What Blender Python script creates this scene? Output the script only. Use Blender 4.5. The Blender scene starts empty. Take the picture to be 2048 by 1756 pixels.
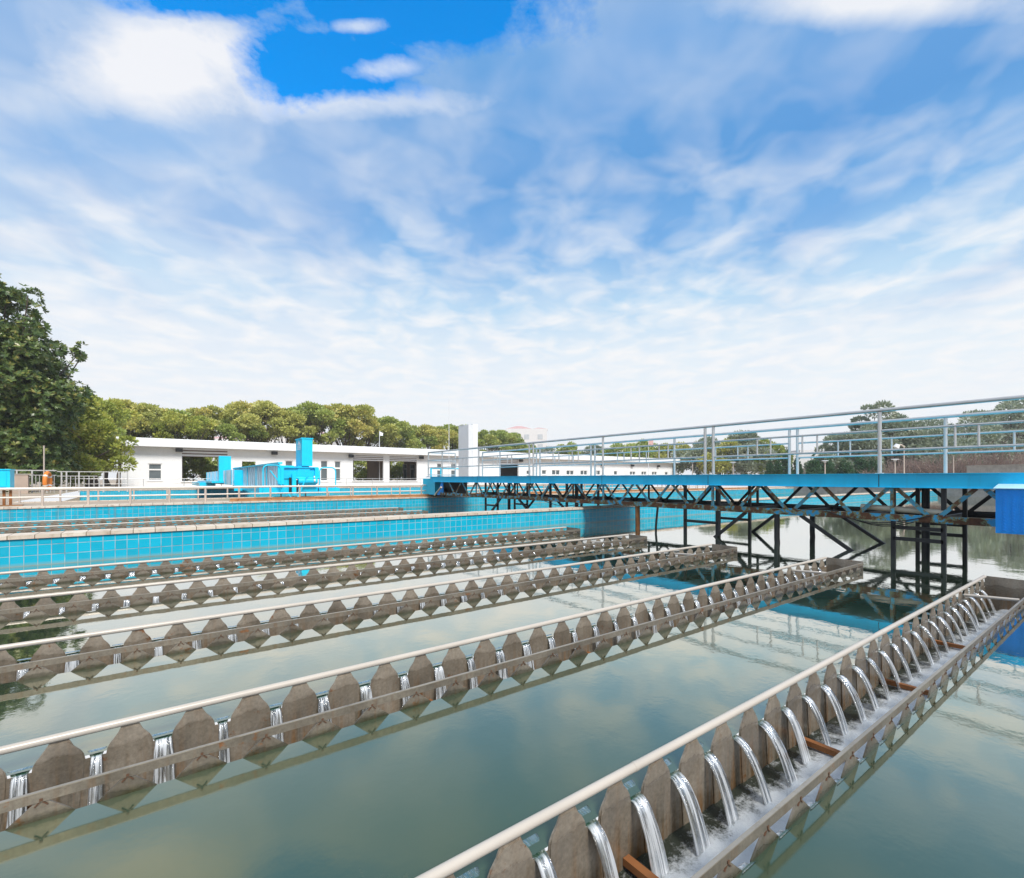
import bpy, math, random
import numpy as np
from mathutils import Vector, Matrix, noise as mnoise

random.seed(7)
C = bpy.context.scene.collection
sc = bpy.context.scene
R = math.radians

# ------------------------------------------------------------------ survey of the site
# world X runs along the weir troughs, world Y across them, water of the tanks at z = 0
CAM = Vector((0, 0, 1.3))
ALPHA = R(53.33)
FWD = Vector((math.cos(ALPHA), math.sin(ALPHA), 0))
RGT = Vector((math.sin(ALPHA), -math.cos(ALPHA), 0))
FPX, CX, HY = 972.4, 1024.0, 957.0
def ray(x, y):
    return FWD + RGT*((x-CX)/FPX) + Vector((0, 0, 1))*((HY-y)/FPX)
def on(axis, val, x, y):
    d = ray(x, y); i = 'XYZ'.index(axis)
    return CAM + d*((val-CAM[i])/d[i])
def at_depth(x, y, depth):
    return CAM + ray(x, y)*depth

# ------------------------------------------------------------------ mesh builder
class MB:
    def __init__(s): s.v=[]; s.f=[]; s.sm=[]; s.uv={}
    def add(s, vs, fs, smooth=False):
        o=len(s.v); s.v += [tuple(p) for p in vs]
        for f in fs: s.f.append([i+o for i in f]); s.sm.append(smooth)
    def box(s, x0,x1,y0,y1,z0,z1):
        vs=[(x,y,z) for z in (z0,z1) for y in (y0,y1) for x in (x0,x1)]
        s.add(vs,[(0,2,3,1),(4,5,7,6),(0,1,5,4),(2,6,7,3),(0,4,6,2),(1,3,7,5)])
    def bar(s,p,q,w,h,up=(0,0,1)):
        p=Vector(p);q=Vector(q);d=(q-p).normalized();up=Vector(up)
        sd=d.cross(up)
        if sd.length<1e-4: sd=d.cross(Vector((1,0,0)))
        sd.normalize(); u=sd.cross(d)
        vs=[]
        for c in (p,q):
            for a,b in ((-1,-1),(1,-1),(1,1),(-1,1)): vs.append(c+sd*(a*w/2)+u*(b*h/2))
        s.add(vs,[(3,2,1,0),(4,5,6,7),(0,1,5,4),(1,2,6,5),(2,3,7,6),(3,0,4,7)])
    def tube(s,pts,r,n=8,caps=True):
        pts=[Vector(p) for p in pts]; rs=r if isinstance(r,(list,tuple)) else [r]*len(pts)
        vs=[];prev=None
        for i,p in enumerate(pts):
            a=pts[max(i-1,0)];b=pts[min(i+1,len(pts)-1)]
            d=(b-a).normalized()
            if prev is None:
                ref=Vector((0,0,1)) if abs(d.z)<.9 else Vector((1,0,0))
                u=d.cross(ref).normalized()
            else:
                u=(prev-d*prev.dot(d)).normalized()
            prev=u; w=d.cross(u)
            for k in range(n):
                t=2*math.pi*k/n; vs.append(p+(u*math.cos(t)+w*math.sin(t))*rs[i])
        fs=[]
        for i in range(len(pts)-1):
            for k in range(n):
                fs.append((i*n+k,i*n+(k+1)%n,(i+1)*n+(k+1)%n,(i+1)*n+k))
        s.add(vs,fs,True)
        if caps:
            s.add(vs[:n],[tuple(range(n))[::-1]]); s.add(vs[-n:],[tuple(range(n))])
    def prism(s,outline,fn,t0,t1):
        n=len(outline)
        vs=[fn(a,b,t0) for a,b in outline]+[fn(a,b,t1) for a,b in outline]
        fs=[tuple(range(n))[::-1],tuple(range(n,2*n))]
        for i in range(n): fs.append((i,(i+1)%n,n+(i+1)%n,n+i))
        s.add(vs,fs)
    def build(s,name,mat,parent=None):
        off=wloc(parent) if parent else Vector((0,0,0))
        me=bpy.data.meshes.new(name)
        me.from_pydata([(v[0]-off.x,v[1]-off.y,v[2]-off.z) for v in s.v],[],s.f)
        me.polygons.foreach_set('use_smooth',s.sm)
        if mat: me.materials.append(mat)
        me.update()
        o=bpy.data.objects.new(name,me); C.objects.link(o)
        if parent: o.parent=parent
        return o
def wloc(o):
    l=Vector((0,0,0))
    while o: l=l+o.location; o=o.parent
    return l
def tag(o,label,cat,group=None,kind=None):
    if label: o['label']=label
    if cat: o['category']=cat
    if group: o['group']=group
    if kind: o['kind']=kind
    return o
def empty(name,loc,label,cat,group=None):
    o=bpy.data.objects.new(name,None); o.location=loc; o.empty_display_size=.2; C.objects.link(o)
    return tag(o,label,cat,group)
def kids(o): return [c for c in bpy.data.objects if c.parent==o]
def copy_tree(o,parent=None,loc=None):
    c=o.copy(); C.objects.link(c)
    if parent: c.parent=parent
    if loc is not None: c.location=loc
    for ch in kids(o): copy_tree(ch,c)
    return c

# ------------------------------------------------------------------ materials
def nodes(m):
    m.use_nodes=True; nt=m.node_tree; nt.nodes.clear(); return nt
def N(nt,t,**kw):
    n=nt.nodes.new(t)
    for k,v in kw.items():
        if k.startswith('i_'):
            key=k[2:]; key=int(key) if key.isdigit() else key.replace('_',' ')
            if isinstance(v,bpy.types.NodeSocket): nt.links.new(v,n.inputs[key])
            else: n.inputs[key].default_value=v
        else: setattr(n,k,v)
    return n
def L(nt,a,b): nt.links.new(a,b)
def rgb(c): return (c[0],c[1],c[2],1)
def ramp(nt,fac,stops,interp='LINEAR'):
    n=N(nt,'ShaderNodeValToRGB'); n.color_ramp.interpolation=interp
    e=n.color_ramp.elements
    while len(e)<len(stops): e.new(.5)
    for el,(p,c) in zip(e,stops):
        el.position=p; el.color=rgb(c) if not isinstance(c,(int,float)) else (c,c,c,1)
    L(nt,fac,n.inputs[0]); return n.outputs[0]
def mixc(nt,fac,a,b,blend='MIX'):
    n=N(nt,'ShaderNodeMix',data_type='RGBA',blend_type=blend)
    for sock,v in ((n.inputs[0],fac),(n.inputs[6],a),(n.inputs[7],b)):
        if isinstance(v,bpy.types.NodeSocket): L(nt,v,sock)
        elif isinstance(v,(int,float)): sock.default_value=v
        else: sock.default_value=rgb(v)
    return n.outputs[2]
def mth(nt,op,a,b=0.0,c=None,clamp=False):
    n=N(nt,'ShaderNodeMath',operation=op,use_clamp=clamp)
    for i,v in enumerate((a,b,c)):
        if v is None: continue
        if isinstance(v,bpy.types.NodeSocket): L(nt,v,n.inputs[i])
        else: n.inputs[i].default_value=v
    return n.outputs[0]
def noise(nt,vec,scale,detail=4,rough=.55,dist=0):
    return N(nt,'ShaderNodeTexNoise',i_Vector=vec,i_Scale=scale,i_Detail=detail,i_Roughness=rough,i_Distortion=dist).outputs[0]
def pbsdf(nt,col,rough=.5,metal=0,normal=None,spec=None,**kw):
    p=N(nt,'ShaderNodeBsdfPrincipled')
    for k,v in (('Base Color',col),('Roughness',rough),('Metallic',metal),('Normal',normal),('Specular IOR Level',spec)):
        if v is None: continue
        if isinstance(v,bpy.types.NodeSocket): L(nt,v,p.inputs[k])
        elif isinstance(v,(int,float)): p.inputs[k].default_value=v
        else: p.inputs[k].default_value=rgb(v)
    o=N(nt,'ShaderNodeOutputMaterial'); L(nt,p.outputs[0],o.inputs[0]); return p
def coords(nt): return N(nt,'ShaderNodeTexCoord').outputs['Object']

def painted(name,col,rough=.45,rust=0.0,rscale=6.0,var=.12,metal=0.0,streak=0.0,rustcol=(.16,.055,.02),chip=None,bump=0.0,dirt=0.0):
    m=bpy.data.materials.new(name); nt=nodes(m); co=coords(nt)
    n1=noise(nt,co,3.0,5)
    c=mixc(nt,ramp(nt,n1,[(.3,0),(.7,1)]),[x*(1-var) for x in col],[min(x*(1+var),.95) for x in col])
    if dirt:
        nd=noise(nt,co,14.0,6,.7)
        c=mixc(nt,mth(nt,'MULTIPLY',ramp(nt,nd,[(.52,0),(.72,1)]),dirt),c,(.10,.075,.05))
    if streak:
        mp=N(nt,'ShaderNodeMapping',i_Vector=co,i_Scale=(9,9,.7)).outputs[0]
        ns=noise(nt,mp,2.2,4,.6)
        c=mixc(nt,mth(nt,'MULTIPLY',ramp(nt,ns,[(.53,0),(.75,1)]),streak),c,rustcol)
    r=rough
    if rust:
        n2=noise(nt,co,rscale,6,.65)
        lo=.78-.42*rust
        f=ramp(nt,n2,[(lo,0),(lo+.045,1)])
        n3=noise(nt,co,rscale*4,3)
        rc=mixc(nt,n3,[x*.35 for x in rustcol],[min(1,x*1.9) for x in rustcol])
        if chip:
            f0=ramp(nt,n2,[(lo-.05,0),(lo-.02,1)]); c=mixc(nt,f0,c,chip)
        c=mixc(nt,f,c,rc)
        r=mixc(nt,f,(rough,)*3,(.85,)*3)
    nrm=None
    if bump:
        nb=noise(nt,co,30,4)
        nrm=N(nt,'ShaderNodeBump',i_Strength=.5,i_Distance=bump,i_Height=nb).outputs[0]
    pbsdf(nt,c,r,metal,nrm)
    return m

M={}
M['pipe']=painted('warm_painted_pipe',(.52,.465,.40),.3,rust=.22,rscale=9,var=.06)
M['steel']=painted('stained_stainless_steel',(.255,.21,.165),.40,rust=.3,rscale=6,var=.28,metal=.3,streak=.5,rustcol=(.25,.10,.03),dirt=.6)
M['steel_edge']=painted('lit_edge_stainless',(.34,.30,.245),.38,rust=.16,rscale=7,var=.16,metal=.35,rustcol=(.24,.085,.03),dirt=.45)  # paler steel paints the light caught along the top edge
M['rust']=painted('rusty_angle_iron',(.30,.115,.035),.8,rust=.3,rscale=12,var=.4)
M['bolt']=painted('corroded_bolt',(.11,.055,.03),.7,var=.4)
M['blue']=painted('sky_blue_paint',(.0015,.56,.90),.42,rust=.075,rscale=2.3,var=.10,streak=.10,rustcol=(.05,.06,.07))
M['cyan']=painted('bright_cyan_paint',(.003,.62,.88),.35,var=.08,streak=.06,rustcol=(.02,.12,.2))
M['deepblue']=painted('deep_blue_checker_paint',(.0015,.30,.88),.5,var=.12,rust=.03)
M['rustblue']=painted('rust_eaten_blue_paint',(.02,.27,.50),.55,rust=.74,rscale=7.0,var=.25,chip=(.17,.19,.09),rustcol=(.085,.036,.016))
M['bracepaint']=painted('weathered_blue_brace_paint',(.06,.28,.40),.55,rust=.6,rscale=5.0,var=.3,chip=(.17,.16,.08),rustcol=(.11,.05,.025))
M['darkiron']=painted('dark_wet_shaded_iron',(.011,.011,.013),.5,rust=.2,rscale=7,var=.3,rustcol=(.09,.035,.015))  # dark iron; on the far truss it paints shadow
M['ss']=painted('brushed_stainless_rail',(.60,.585,.57),.34,var=.1,metal=.55)
M['whiterail']=painted('cream_painted_rail',(.78,.72,.64),.4,rust=.12,rscale=8,var=.07)
M['railpost']=painted('stained_rail_post',(.50,.42,.36),.45,rust=.2,rscale=9,var=.15)
M['white']=painted('white_render_wall',(.80,.81,.82),.8,var=.03,streak=.05,rustcol=(.5,.5,.48))
M['whitegrey']=painted('white_panel',(.74,.75,.77),.6,var=.03)
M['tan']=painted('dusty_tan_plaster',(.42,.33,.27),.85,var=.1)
M['frame']=painted('white_window_frame',(.8,.8,.8),.4,var=.03)
M['black']=painted('black_plastic',(.015,.015,.018),.4,var=.2)
M['orange']=painted('orange_lifebuoy_plastic',(.78,.24,.03),.45,var=.1)
M['dustbrown']=painted('brown_shutter_backing',(.20,.13,.10),.85,var=.15)
M['paleblue']=painted('lit_top_pale_blue',(.42,.68,.80),.5,var=.08)  # pale tone paints the light falling on the housing top
M['railrust']=painted('rusty_running_rail',(.42,.21,.09),.75,rust=.42,rscale=6,var=.3,rustcol=(.2,.07,.025))
M['concrete']=painted('weathered_concrete',(.40,.37,.33),.9,var=.18,streak=.35,rustcol=(.13,.12,.10),bump=.002)
M['pvc']=painted('old_cream_pvc_pipe',(.62,.52,.38),.45,rust=.25,rscale=5,var=.1,rustcol=(.4,.18,.06))
M['roofred']=painted('haze_paled_red_roof',(.58,.36,.34),.8,var=.1)  # red paled so the far roofs carry haze in their colour
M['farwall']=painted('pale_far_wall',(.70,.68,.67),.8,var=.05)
M['bark']=painted('grey_brown_bark',(.10,.075,.055),.9,var=.3,bump=.01)
M['twig']=painted('dry_twig_bark',(.24,.17,.145),.9,var=.25)
M['panel']=painted('milky_corrugated_panel',(.55,.72,.82),.4,var=.1,streak=.35,rustcol=(.02,.35,.65))

def wet_steel(name,col,inner):
    m=bpy.data.materials.new(name); nt=nodes(m); co=coords(nt)
    z=N(nt,'ShaderNodeSeparateXYZ',i_0=co).outputs[2]
    co=N(nt,'ShaderNodeVectorMath',operation='MULTIPLY_ADD',i_0=N(nt,'ShaderNodeObjectInfo').outputs['Location'],i_1=(0,3.7,0),i_2=co).outputs[0]
    n1=noise(nt,co,4.0,6,.6); n2=noise(nt,co,16,6,.7)
    c=mixc(nt,ramp(nt,n1,[(.3,0),(.7,1)]),[x*.55 for x in col],[x*1.25 for x in col])
    c=mixc(nt,mth(nt,'MULTIPLY',ramp(nt,n2,[(.5,0),(.75,1)]),.55),c,(.09,.07,.05))
    n3=noise(nt,co,7.0,6,.7); rc=mixc(nt,noise(nt,co,35,3),(.09,.035,.012),(.34,.13,.035))
    c=mixc(nt,ramp(nt,n3,[(.62,0),(.67,.85)]),c,rc)
    mp=N(nt,'ShaderNodeMapping',i_Vector=co,i_Scale=(11,11,.8)).outputs[0]; ns=noise(nt,mp,2.0,5,.65)
    if inner:
        low=N(nt,'ShaderNodeMapRange',i_Value=z,i_1=-.02,i_2=-.26,i_3=.15,i_4=1.0).outputs[0]
        c=mixc(nt,mth(nt,'MULTIPLY',ramp(nt,ns,[(.48,0),(.66,1)]),mth(nt,'MULTIPLY',low,.9)),c,(.27,.125,.03))
        c=mixc(nt,mth(nt,'MULTIPLY',ramp(nt,noise(nt,mp,3.3,4),[(.52,0),(.7,1)]),mth(nt,'MULTIPLY',low,.7)),c,(.05,.05,.025))
    else:
        low=N(nt,'ShaderNodeMapRange',i_Value=z,i_1=.035,i_2=.0,i_3=0.0,i_4=1.0).outputs[0]
        c=mixc(nt,mth(nt,'MULTIPLY',low,ramp(nt,n2,[(.35,.35),(.6,.95)])),c,(.055,.055,.02))
        c=mixc(nt,mth(nt,'MULTIPLY',ramp(nt,ns,[(.53,0),(.68,1)]),.5),c,(.16,.08,.03))
    n5=noise(nt,co,55,4,.7)
    c=mixc(nt,1.0,c,ramp(nt,n5,[(.3,.72),(.7,1.15)]),'MULTIPLY')
    wl=mth(nt,'ADD',z,mth(nt,'MULTIPLY',mth(nt,'SUBTRACT',noise(nt,co,8,4,.6),.5),.09))
    wet=N(nt,'ShaderNodeMapRange',i_Value=wl,i_1=.030,i_2=.016,i_3=0.0,i_4=1.0).outputs[0]
    c=mixc(nt,mth(nt,'MULTIPLY',wet,.34),c,mixc(nt,1.0,c,(.38,.36,.32),'MULTIPLY'))
    pbsdf(nt,c,mixc(nt,wet,(.5,)*3,(.24,)*3),.25); return m
M['steel']=wet_steel('stained_stainless_steel',(.33,.28,.22),True)
M['steel_out']=wet_steel('mossy_dimmed_stainless_steel',(.21,.185,.15),False)  # moss near the waterline; darker base paints dim reflections on outer faces
def glass_dark():
    m=bpy.data.materials.new('dark_window_glass'); nt=nodes(m)
    n=noise(nt,coords(nt),1.2,3)
    pbsdf(nt,mixc(nt,n,(.05,.07,.08),(.16,.19,.20)),.06,0,None,.6); return m
M['glass']=glass_dark()
M['farglass']=painted('haze_paled_far_window',(.50,.52,.54),.4)  # light grey panes paint haze over the distant windows

def tile_mat(name,axis,base,grout=(.46,.53,.52),stain=0.0):
    m=bpy.data.materials.new(name); nt=nodes(m)
    co=coords(nt); s=N(nt,'ShaderNodeSeparateXYZ',i_0=co)
    v=N(nt,'ShaderNodeCombineXYZ',i_0=s.outputs['XYZ'.index(axis)],i_1=s.outputs[2],i_2=0.0).outputs[0]
    br=N(nt,'ShaderNodeTexBrick',offset=0.0,squash=1.0,i_Vector=v,i_Scale=1.0)
    br.inputs['Color1'].default_value=rgb([x*.90 for x in base]); br.inputs['Color2'].default_value=rgb([min(1,x*1.08) for x in base])
    br.inputs['Mortar'].default_value=rgb(grout)
    br.inputs['Mortar Size'].default_value=.0035; br.inputs['Mortar Smooth'].default_value=.2
    br.inputs['Brick Width'].default_value=.15; br.inputs['Row Height'].default_value=.152; br.inputs['Bias'].default_value=0
    n1=noise(nt,co,1.6,5); c=br.outputs[0]
    c=mixc(nt,mth(nt,'MULTIPLY',ramp(nt,n1,[(.5,0),(.75,1)]),.12),c,(.25,.55,.6))
    # grime in the joints: brown where the noise is high
    n2=noise(nt,co,2.4,4)
    c=mixc(nt,mth(nt,'MULTIPLY',br.outputs[1],ramp(nt,n2,[(.47,0),(.62,.8)])),c,(.22,.13,.08))
    # white chips and scale
    n3=noise(nt,co,5.5,5,.6); c=mixc(nt,ramp(nt,n3,[(.70,0),(.73,.75)]),c,(.6,.6,.55))
    # lime and algae line just above the water
    zz=N(nt,'ShaderNodeMapRange',i_Value=s.outputs[2],i_1=.0,i_2=.055,i_3=1.0,i_4=0.0).outputs[0]
    c=mixc(nt,mth(nt,'MULTIPLY',zz,.6),c,(.30,.36,.30))
    if stain:
        mp=N(nt,'ShaderNodeMapping',i_Vector=co,i_Scale=(4.5,4.5,.35)).outputs[0]
        ns=noise(nt,mp,1.5,4,.6)
        c=mixc(nt,mth(nt,'MULTIPLY',ramp(nt,ns,[(.5,0),(.7,1)]),stain),c,(.15,.09,.045))
    bump=N(nt,'ShaderNodeBump',i_Strength=.4,i_Distance=.003,i_Height=mth(nt,'SUBTRACT',1.0,br.outputs[1]),invert=False).outputs[0]
    pbsdf(nt,c,.22,0,bump,.5); return m
TILE=(.004,.43,.62)
M['tileX']=tile_mat('cyan_glazed_tile','X',TILE)
M['tileX2']=tile_mat('stained_cyan_glazed_tile','X',TILE,stain=.35)
M['tileY']=tile_mat('cyan_glazed_tile_side','Y',TILE)

def coping_mat():
    m=bpy.data.materials.new('cream_coping_slab'); nt=nodes(m); co=coords(nt)
    br=N(nt,'ShaderNodeTexBrick',offset=0.0,i_Vector=co,i_Scale=1.0)
    br.inputs['Color1'].default_value=rgb((.60,.50,.40)); br.inputs['Color2'].default_value=rgb((.72,.63,.52)); br.inputs['Mortar'].default_value=rgb((.2,.14,.09))
    br.inputs['Mortar Size'].default_value=.006; br.inputs['Brick Width'].default_value=.29; br.inputs['Row Height'].default_value=3.0
    n=noise(nt,co,7,6,.65)
    c=mixc(nt,mth(nt,'MULTIPLY',ramp(nt,n,[(.5,0),(.7,1)]),.6),br.outputs[0],(.30,.20,.12))
    pbsdf(nt,c,.75); return m
M['coping']=coping_mat()

def ground_mat():
    m=bpy.data.materials.new('sandy_paving_and_dry_grass'); nt=nodes(m); co=coords(nt)
    n=noise(nt,co,.25,6,.6); n2=noise(nt,co,6,5)
    c=mixc(nt,n2,(.34,.26,.19),(.50,.40,.31))
    c=mixc(nt,mth(nt,'MULTIPLY',ramp(nt,n,[(.52,0),(.6,1)]),.5),c,(.20,.21,.09))
    pbsdf(nt,c,.9); return m
M['ground']=ground_mat()
def hill_mat():
    m=bpy.data.materials.new('brushy_hillside'); nt=nodes(m); co=coords(nt)
    n=noise(nt,co,.7,8,.7)
    c=mixc(nt,ramp(nt,n,[(.35,0),(.65,1)]),(.05,.06,.025),(.16,.11,.08))
    pbsdf(nt,c,.95); return m
M['hill']=hill_mat()

def water_mat():
    m=bpy.data.materials.new('still_green_basin_water'); nt=nodes(m); co=coords(nt)
    w1=noise(nt,co,2.2,2,.5); w2=noise(nt,co,9.0,3,.6)
    h=mth(nt,'ADD',mth(nt,'MULTIPLY',w1,.75),mth(nt,'MULTIPLY',w2,.25))
    bump=N(nt,'ShaderNodeBump',i_Strength=1.0,i_Distance=.0019,i_Height=h).outputs[0]
    lw=N(nt,'ShaderNodeLayerWeight',i_Blend=.5,i_Normal=bump).outputs[1]
    f=ramp(nt,lw,[(0,.05),(.30,.11),(.37,.15),(.46,.25),(.55,.38),(.64,.55),(.72,.71),(.86,.88),(1,.97)])
    n=noise(nt,co,.55,3)
    n4=noise(nt,co,22,5,.7)
    c=mixc(nt,n,(.032,.058,.036),(.049,.079,.050))
    c=mixc(nt,mth(nt,'MULTIPLY',ramp(nt,n4,[(.6,0),(.72,1)]),.35),c,(.10,.10,.05))
    d=N(nt,'ShaderNodeBsdfDiffuse',i_Color=c,i_Roughness=.5)
    g=N(nt,'ShaderNodeBsdfGlossy',i_Color=ramp(nt,lw,[(.42,(1,.89,.60)),(.62,(1,.93,.74)),(.85,(1,.985,.94))]),i_Roughness=ramp(nt,lw,[(.40,.13),(.60,.06),(.74,.022),(.86,.010)]),i_Normal=bump)
    mx=N(nt,'ShaderNodeMixShader',i_0=f,i_1=d.outputs[0],i_2=g.outputs[0])
    o=N(nt,'ShaderNodeOutputMaterial'); L(nt,mx.outputs[0],o.inputs[0]); return m
M['water']=water_mat()

def foam_mat():
    m=bpy.data.materials.new('churning_foamy_water'); nt=nodes(m); co=coords(nt)
    at=N(nt,'ShaderNodeAttribute',attribute_name='foam').outputs['Fac']
    n=noise(nt,co,26,7,.8); n2=noise(nt,co,95,5,.75)
    k=mth(nt,'ADD',mth(nt,'MULTIPLY',n,.65),mth(nt,'MULTIPLY',n2,.35))
    f=mth(nt,'ADD',k,mth(nt,'MULTIPLY',mth(nt,'SUBTRACT',at,.5),.55))
    f=ramp(nt,f,[(.32,0),(.54,.97)])
    bump=N(nt,'ShaderNodeBump',i_Strength=1,i_Distance=.012,i_Height=k).outputs[0]
    c=mixc(nt,f,(.03,.038,.026),(.82,.85,.87))
    p=pbsdf(nt,c,.1,0,bump,.7); p.inputs['IOR'].default_value=1.4; return m
M['foam']=foam_mat()

def jet_mat():
    m=bpy.data.materials.new('falling_clear_water'); nt=nodes(m)
    uv=N(nt,'ShaderNodeUVMap',uv_map='UVMap').outputs[0]
    oi=N(nt,'ShaderNodeObjectInfo').outputs['Random']
    mp=N(nt,'ShaderNodeMapping',i_Vector=uv,i_Scale=(10,.9,1)).outputs[0]
    ad=N(nt,'ShaderNodeVectorMath',operation='ADD',i_0=mp,i_1=N(nt,'ShaderNodeCombineXYZ',i_0=mth(nt,'MULTIPLY',oi,37),i_1=mth(nt,'MULTIPLY',oi,11)).outputs[0]).outputs[0]
    n=noise(nt,ad,1.3,4,.6,.6)
    bump=N(nt,'ShaderNodeBump',i_Strength=1,i_Distance=.012,i_Height=n).outputs[0]
    tr=N(nt,'ShaderNodeBsdfTransparent',i_Color=(.80,.79,.75,1))
    gl=N(nt,'ShaderNodeBsdfGlossy',i_Color=(.95,.97,1,1),i_Roughness=.08,i_Normal=bump)
    df=N(nt,'ShaderNodeBsdfDiffuse',i_Color=(.80,.83,.86,1))
    f=N(nt,'ShaderNodeLayerWeight',i_Blend=.55,i_Normal=bump).outputs[1]
    m1=N(nt,'ShaderNodeMixShader',i_0=ramp(nt,f,[(.05,.10),(.75,.95)]),i_1=tr.outputs[0],i_2=gl.outputs[0])
    m2=N(nt,'ShaderNodeMixShader',i_0=mth(nt,'MULTIPLY',ramp(nt,n,[(.47,.03),(.58,.9)]),ramp(nt,N(nt,'ShaderNodeSeparateXYZ',i_0=uv).outputs[1],[(.25,1),(.5,.55),(.85,.5),(1,1)])),i_1=m1.outputs[0],i_2=df.outputs[0])  # white streaks paint sky reflections, strongest at the top; splash white at the foot
    sv=N(nt,'ShaderNodeSeparateXYZ',i_0=uv).outputs[1]
    lipd=N(nt,'ShaderNodeBsdfDiffuse',i_Color=(.03,.085,.055,1))
    lip=N(nt,'ShaderNodeMixShader',i_0=ramp(nt,f,[(.2,.12),(.75,.75)]),i_1=lipd.outputs[0],i_2=gl.outputs[0])
    m3=N(nt,'ShaderNodeMixShader',i_0=ramp(nt,sv,[(.19,0),(.30,1)]),i_1=lip.outputs[0],i_2=m2.outputs[0])
    o=N(nt,'ShaderNodeOutputMaterial'); L(nt,m3.outputs[0],o.inputs[0]); return m
M['jet']=jet_mat()

def leaf_mat(name,a,b,c3=None,trans=.35,rough=.45):
    m=bpy.data.materials.new(name); nt=nodes(m)
    at=N(nt,'ShaderNodeAttribute',attribute_name='tint').outputs['Fac']
    c=ramp(nt,at,[(0,a),(.6,b),(1,c3 or b)])
    p=N(nt,'ShaderNodeBsdfPrincipled',i_Base_Color=c,i_Roughness=rough)
    t=N(nt,'ShaderNodeBsdfTranslucent',i_Color=mixc(nt,.5,c,(.2,.25,.03)))
    mx=N(nt,'ShaderNodeMixShader',i_0=trans,i_1=p.outputs[0],i_2=t.outputs[0])
    o=N(nt,'ShaderNodeOutputMaterial'); L(nt,mx.outputs[0],o.inputs[0]); return m
M['magnolia']=leaf_mat('glossy_magnolia_leaf',(.045,.09,.024),(.13,.185,.045),(.36,.30,.08),.2,.32)
M['olive']=leaf_mat('olive_camphor_leaf',(.27,.34,.06),(.45,.48,.09),(.62,.53,.12),.28)
M['camphor']=leaf_mat('camphor_leaf',(.36,.40,.11),(.58,.56,.15),(.70,.55,.17),.28)
M['camphor_green']=leaf_mat('green_camphor_leaf',(.25,.34,.09),(.42,.49,.12),(.56,.53,.16),.28)
M['hazegreen']=leaf_mat('haze_paled_green_leaf',(.26,.31,.25),(.38,.43,.32),(.45,.45,.35),.3)  # leaves paled and greyed: distance haze is put into their colour
M['conifer']=leaf_mat('dark_conifer_spray',(.025,.075,.035),(.05,.13,.055),(.08,.16,.06),.15)

# ------------------------------------------------------------------ ground, water, walls
TX0,TX1=-8.0,47.0          # tank extent along X
Y1a,Y1b=10.1,10.5          # dividing wall
Y2a,Y2b=20.2,20.9          # far wall
T3a,T3b,T3x=24.6,46.0,-4.0 # next tank
GZ=.44
g=MB()
xs=[-300,TX0,T3x,TX1,60,420]; ys=[-200,-1.25,Y2a+.3,T3a-.15,T3b+.15,420]
for i in range(5):
    for j in range(5):
        xm=(xs[i]+xs[i+1])/2; ym=(ys[j]+ys[j+1])/2
        if TX0<xm<TX1 and ys[1]<ym<ys[2]: continue
        if T3x<xm<60 and ys[3]<ym<ys[4]: continue
        g.add([(xs[i],ys[j],GZ),(xs[i+1],ys[j],GZ),(xs[i+1],ys[j+1],GZ),(xs[i],ys[j+1],GZ)],[(0,1,2,3)])
tag(g.build('ground',M['ground']),None,None,kind='structure')

# troughs: far weir (pipe on top) at y=d, near weir at y=d-TW
TW=.46; TS,TE=-4.2,8.1
TR1=[1.30,3.02,4.86,6.75,8.66]
TR2=[12.45,14.4,16.45,18.6]
def water_sheet(name,ya,yb,trs):
    m=MB()
    lo=ya
    def q(x0,x1,y0,y1): m.add([(x0,y0,0),(x1,y0,0),(x1,y1,0),(x0,y1,0)],[(0,1,2,3)])
    q(TX0,TS,ya,yb); q(TE,TX1,ya,yb)
    for d in trs:
        q(TS,TE,lo,d-TW-.002); lo=d+.002
    q(TS,TE,lo,yb)
    tag(m.build(name,M['water']),None,None,kind='structure')
water_sheet('tank_water',-.9,Y1a,TR1)
water_sheet('tank_water',Y1b,Y2a,TR2)
m=MB(); m.add([(T3x,T3a,0),(60,T3a,0),(60,T3b,0),(T3x,T3b,0)],[(0,1,2,3)])
tag(m.build('tank_water',M['water']),None,None,kind='structure')

def tank_wall(label,x0,x1,y0,y1,face='tileX',over=.03,top=.46):
    r=empty('tank_wall',((x0+x1)/2,(y0+y1)/2,0),label,'wall')
    a=MB(); a.box(x0,x1,y0,y1,-1.2,top-.055); a.build('tile_face',M[face],r)
    b=MB(); b.box(x0,x1,y0-over,y1+over,top-.055,top); b.build('coping',M['coping'],r)
    return r
tank_wall('long blue tiled dividing wall with cream coping between the two basins',TX0,TX1,Y1a,Y1b)
tank_wall('blue tiled far basin wall stained below the rusty running rail',TX0,TX1,Y2a,Y2b,'tileX2')
tank_wall('near basin edge wall below the camera',TX0,TX1,-1.3,-.9)
tank_wall('blue tiled edge of the basin beyond the low pipe railing',T3x,60,T3a-.3,T3a)
tank_wall('blue tiled back wall of the basin in front of the white building',T3x,60,T3b,T3b+.35)
r=empty('end_wall',(TX1+.2,10,0),'tan concrete end wall of the basins seen under the bridge','wall')
m=MB(); m.box(TX1,TX1+.4,-1.3,Y2b,-1,.62); m.build('wall_face',M['concrete'],r)
m=MB(); m.box(TX1-.03,TX1+.43,-1.3,Y2b,.62,.70); m.build('coping',M['coping'],r)

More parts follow.
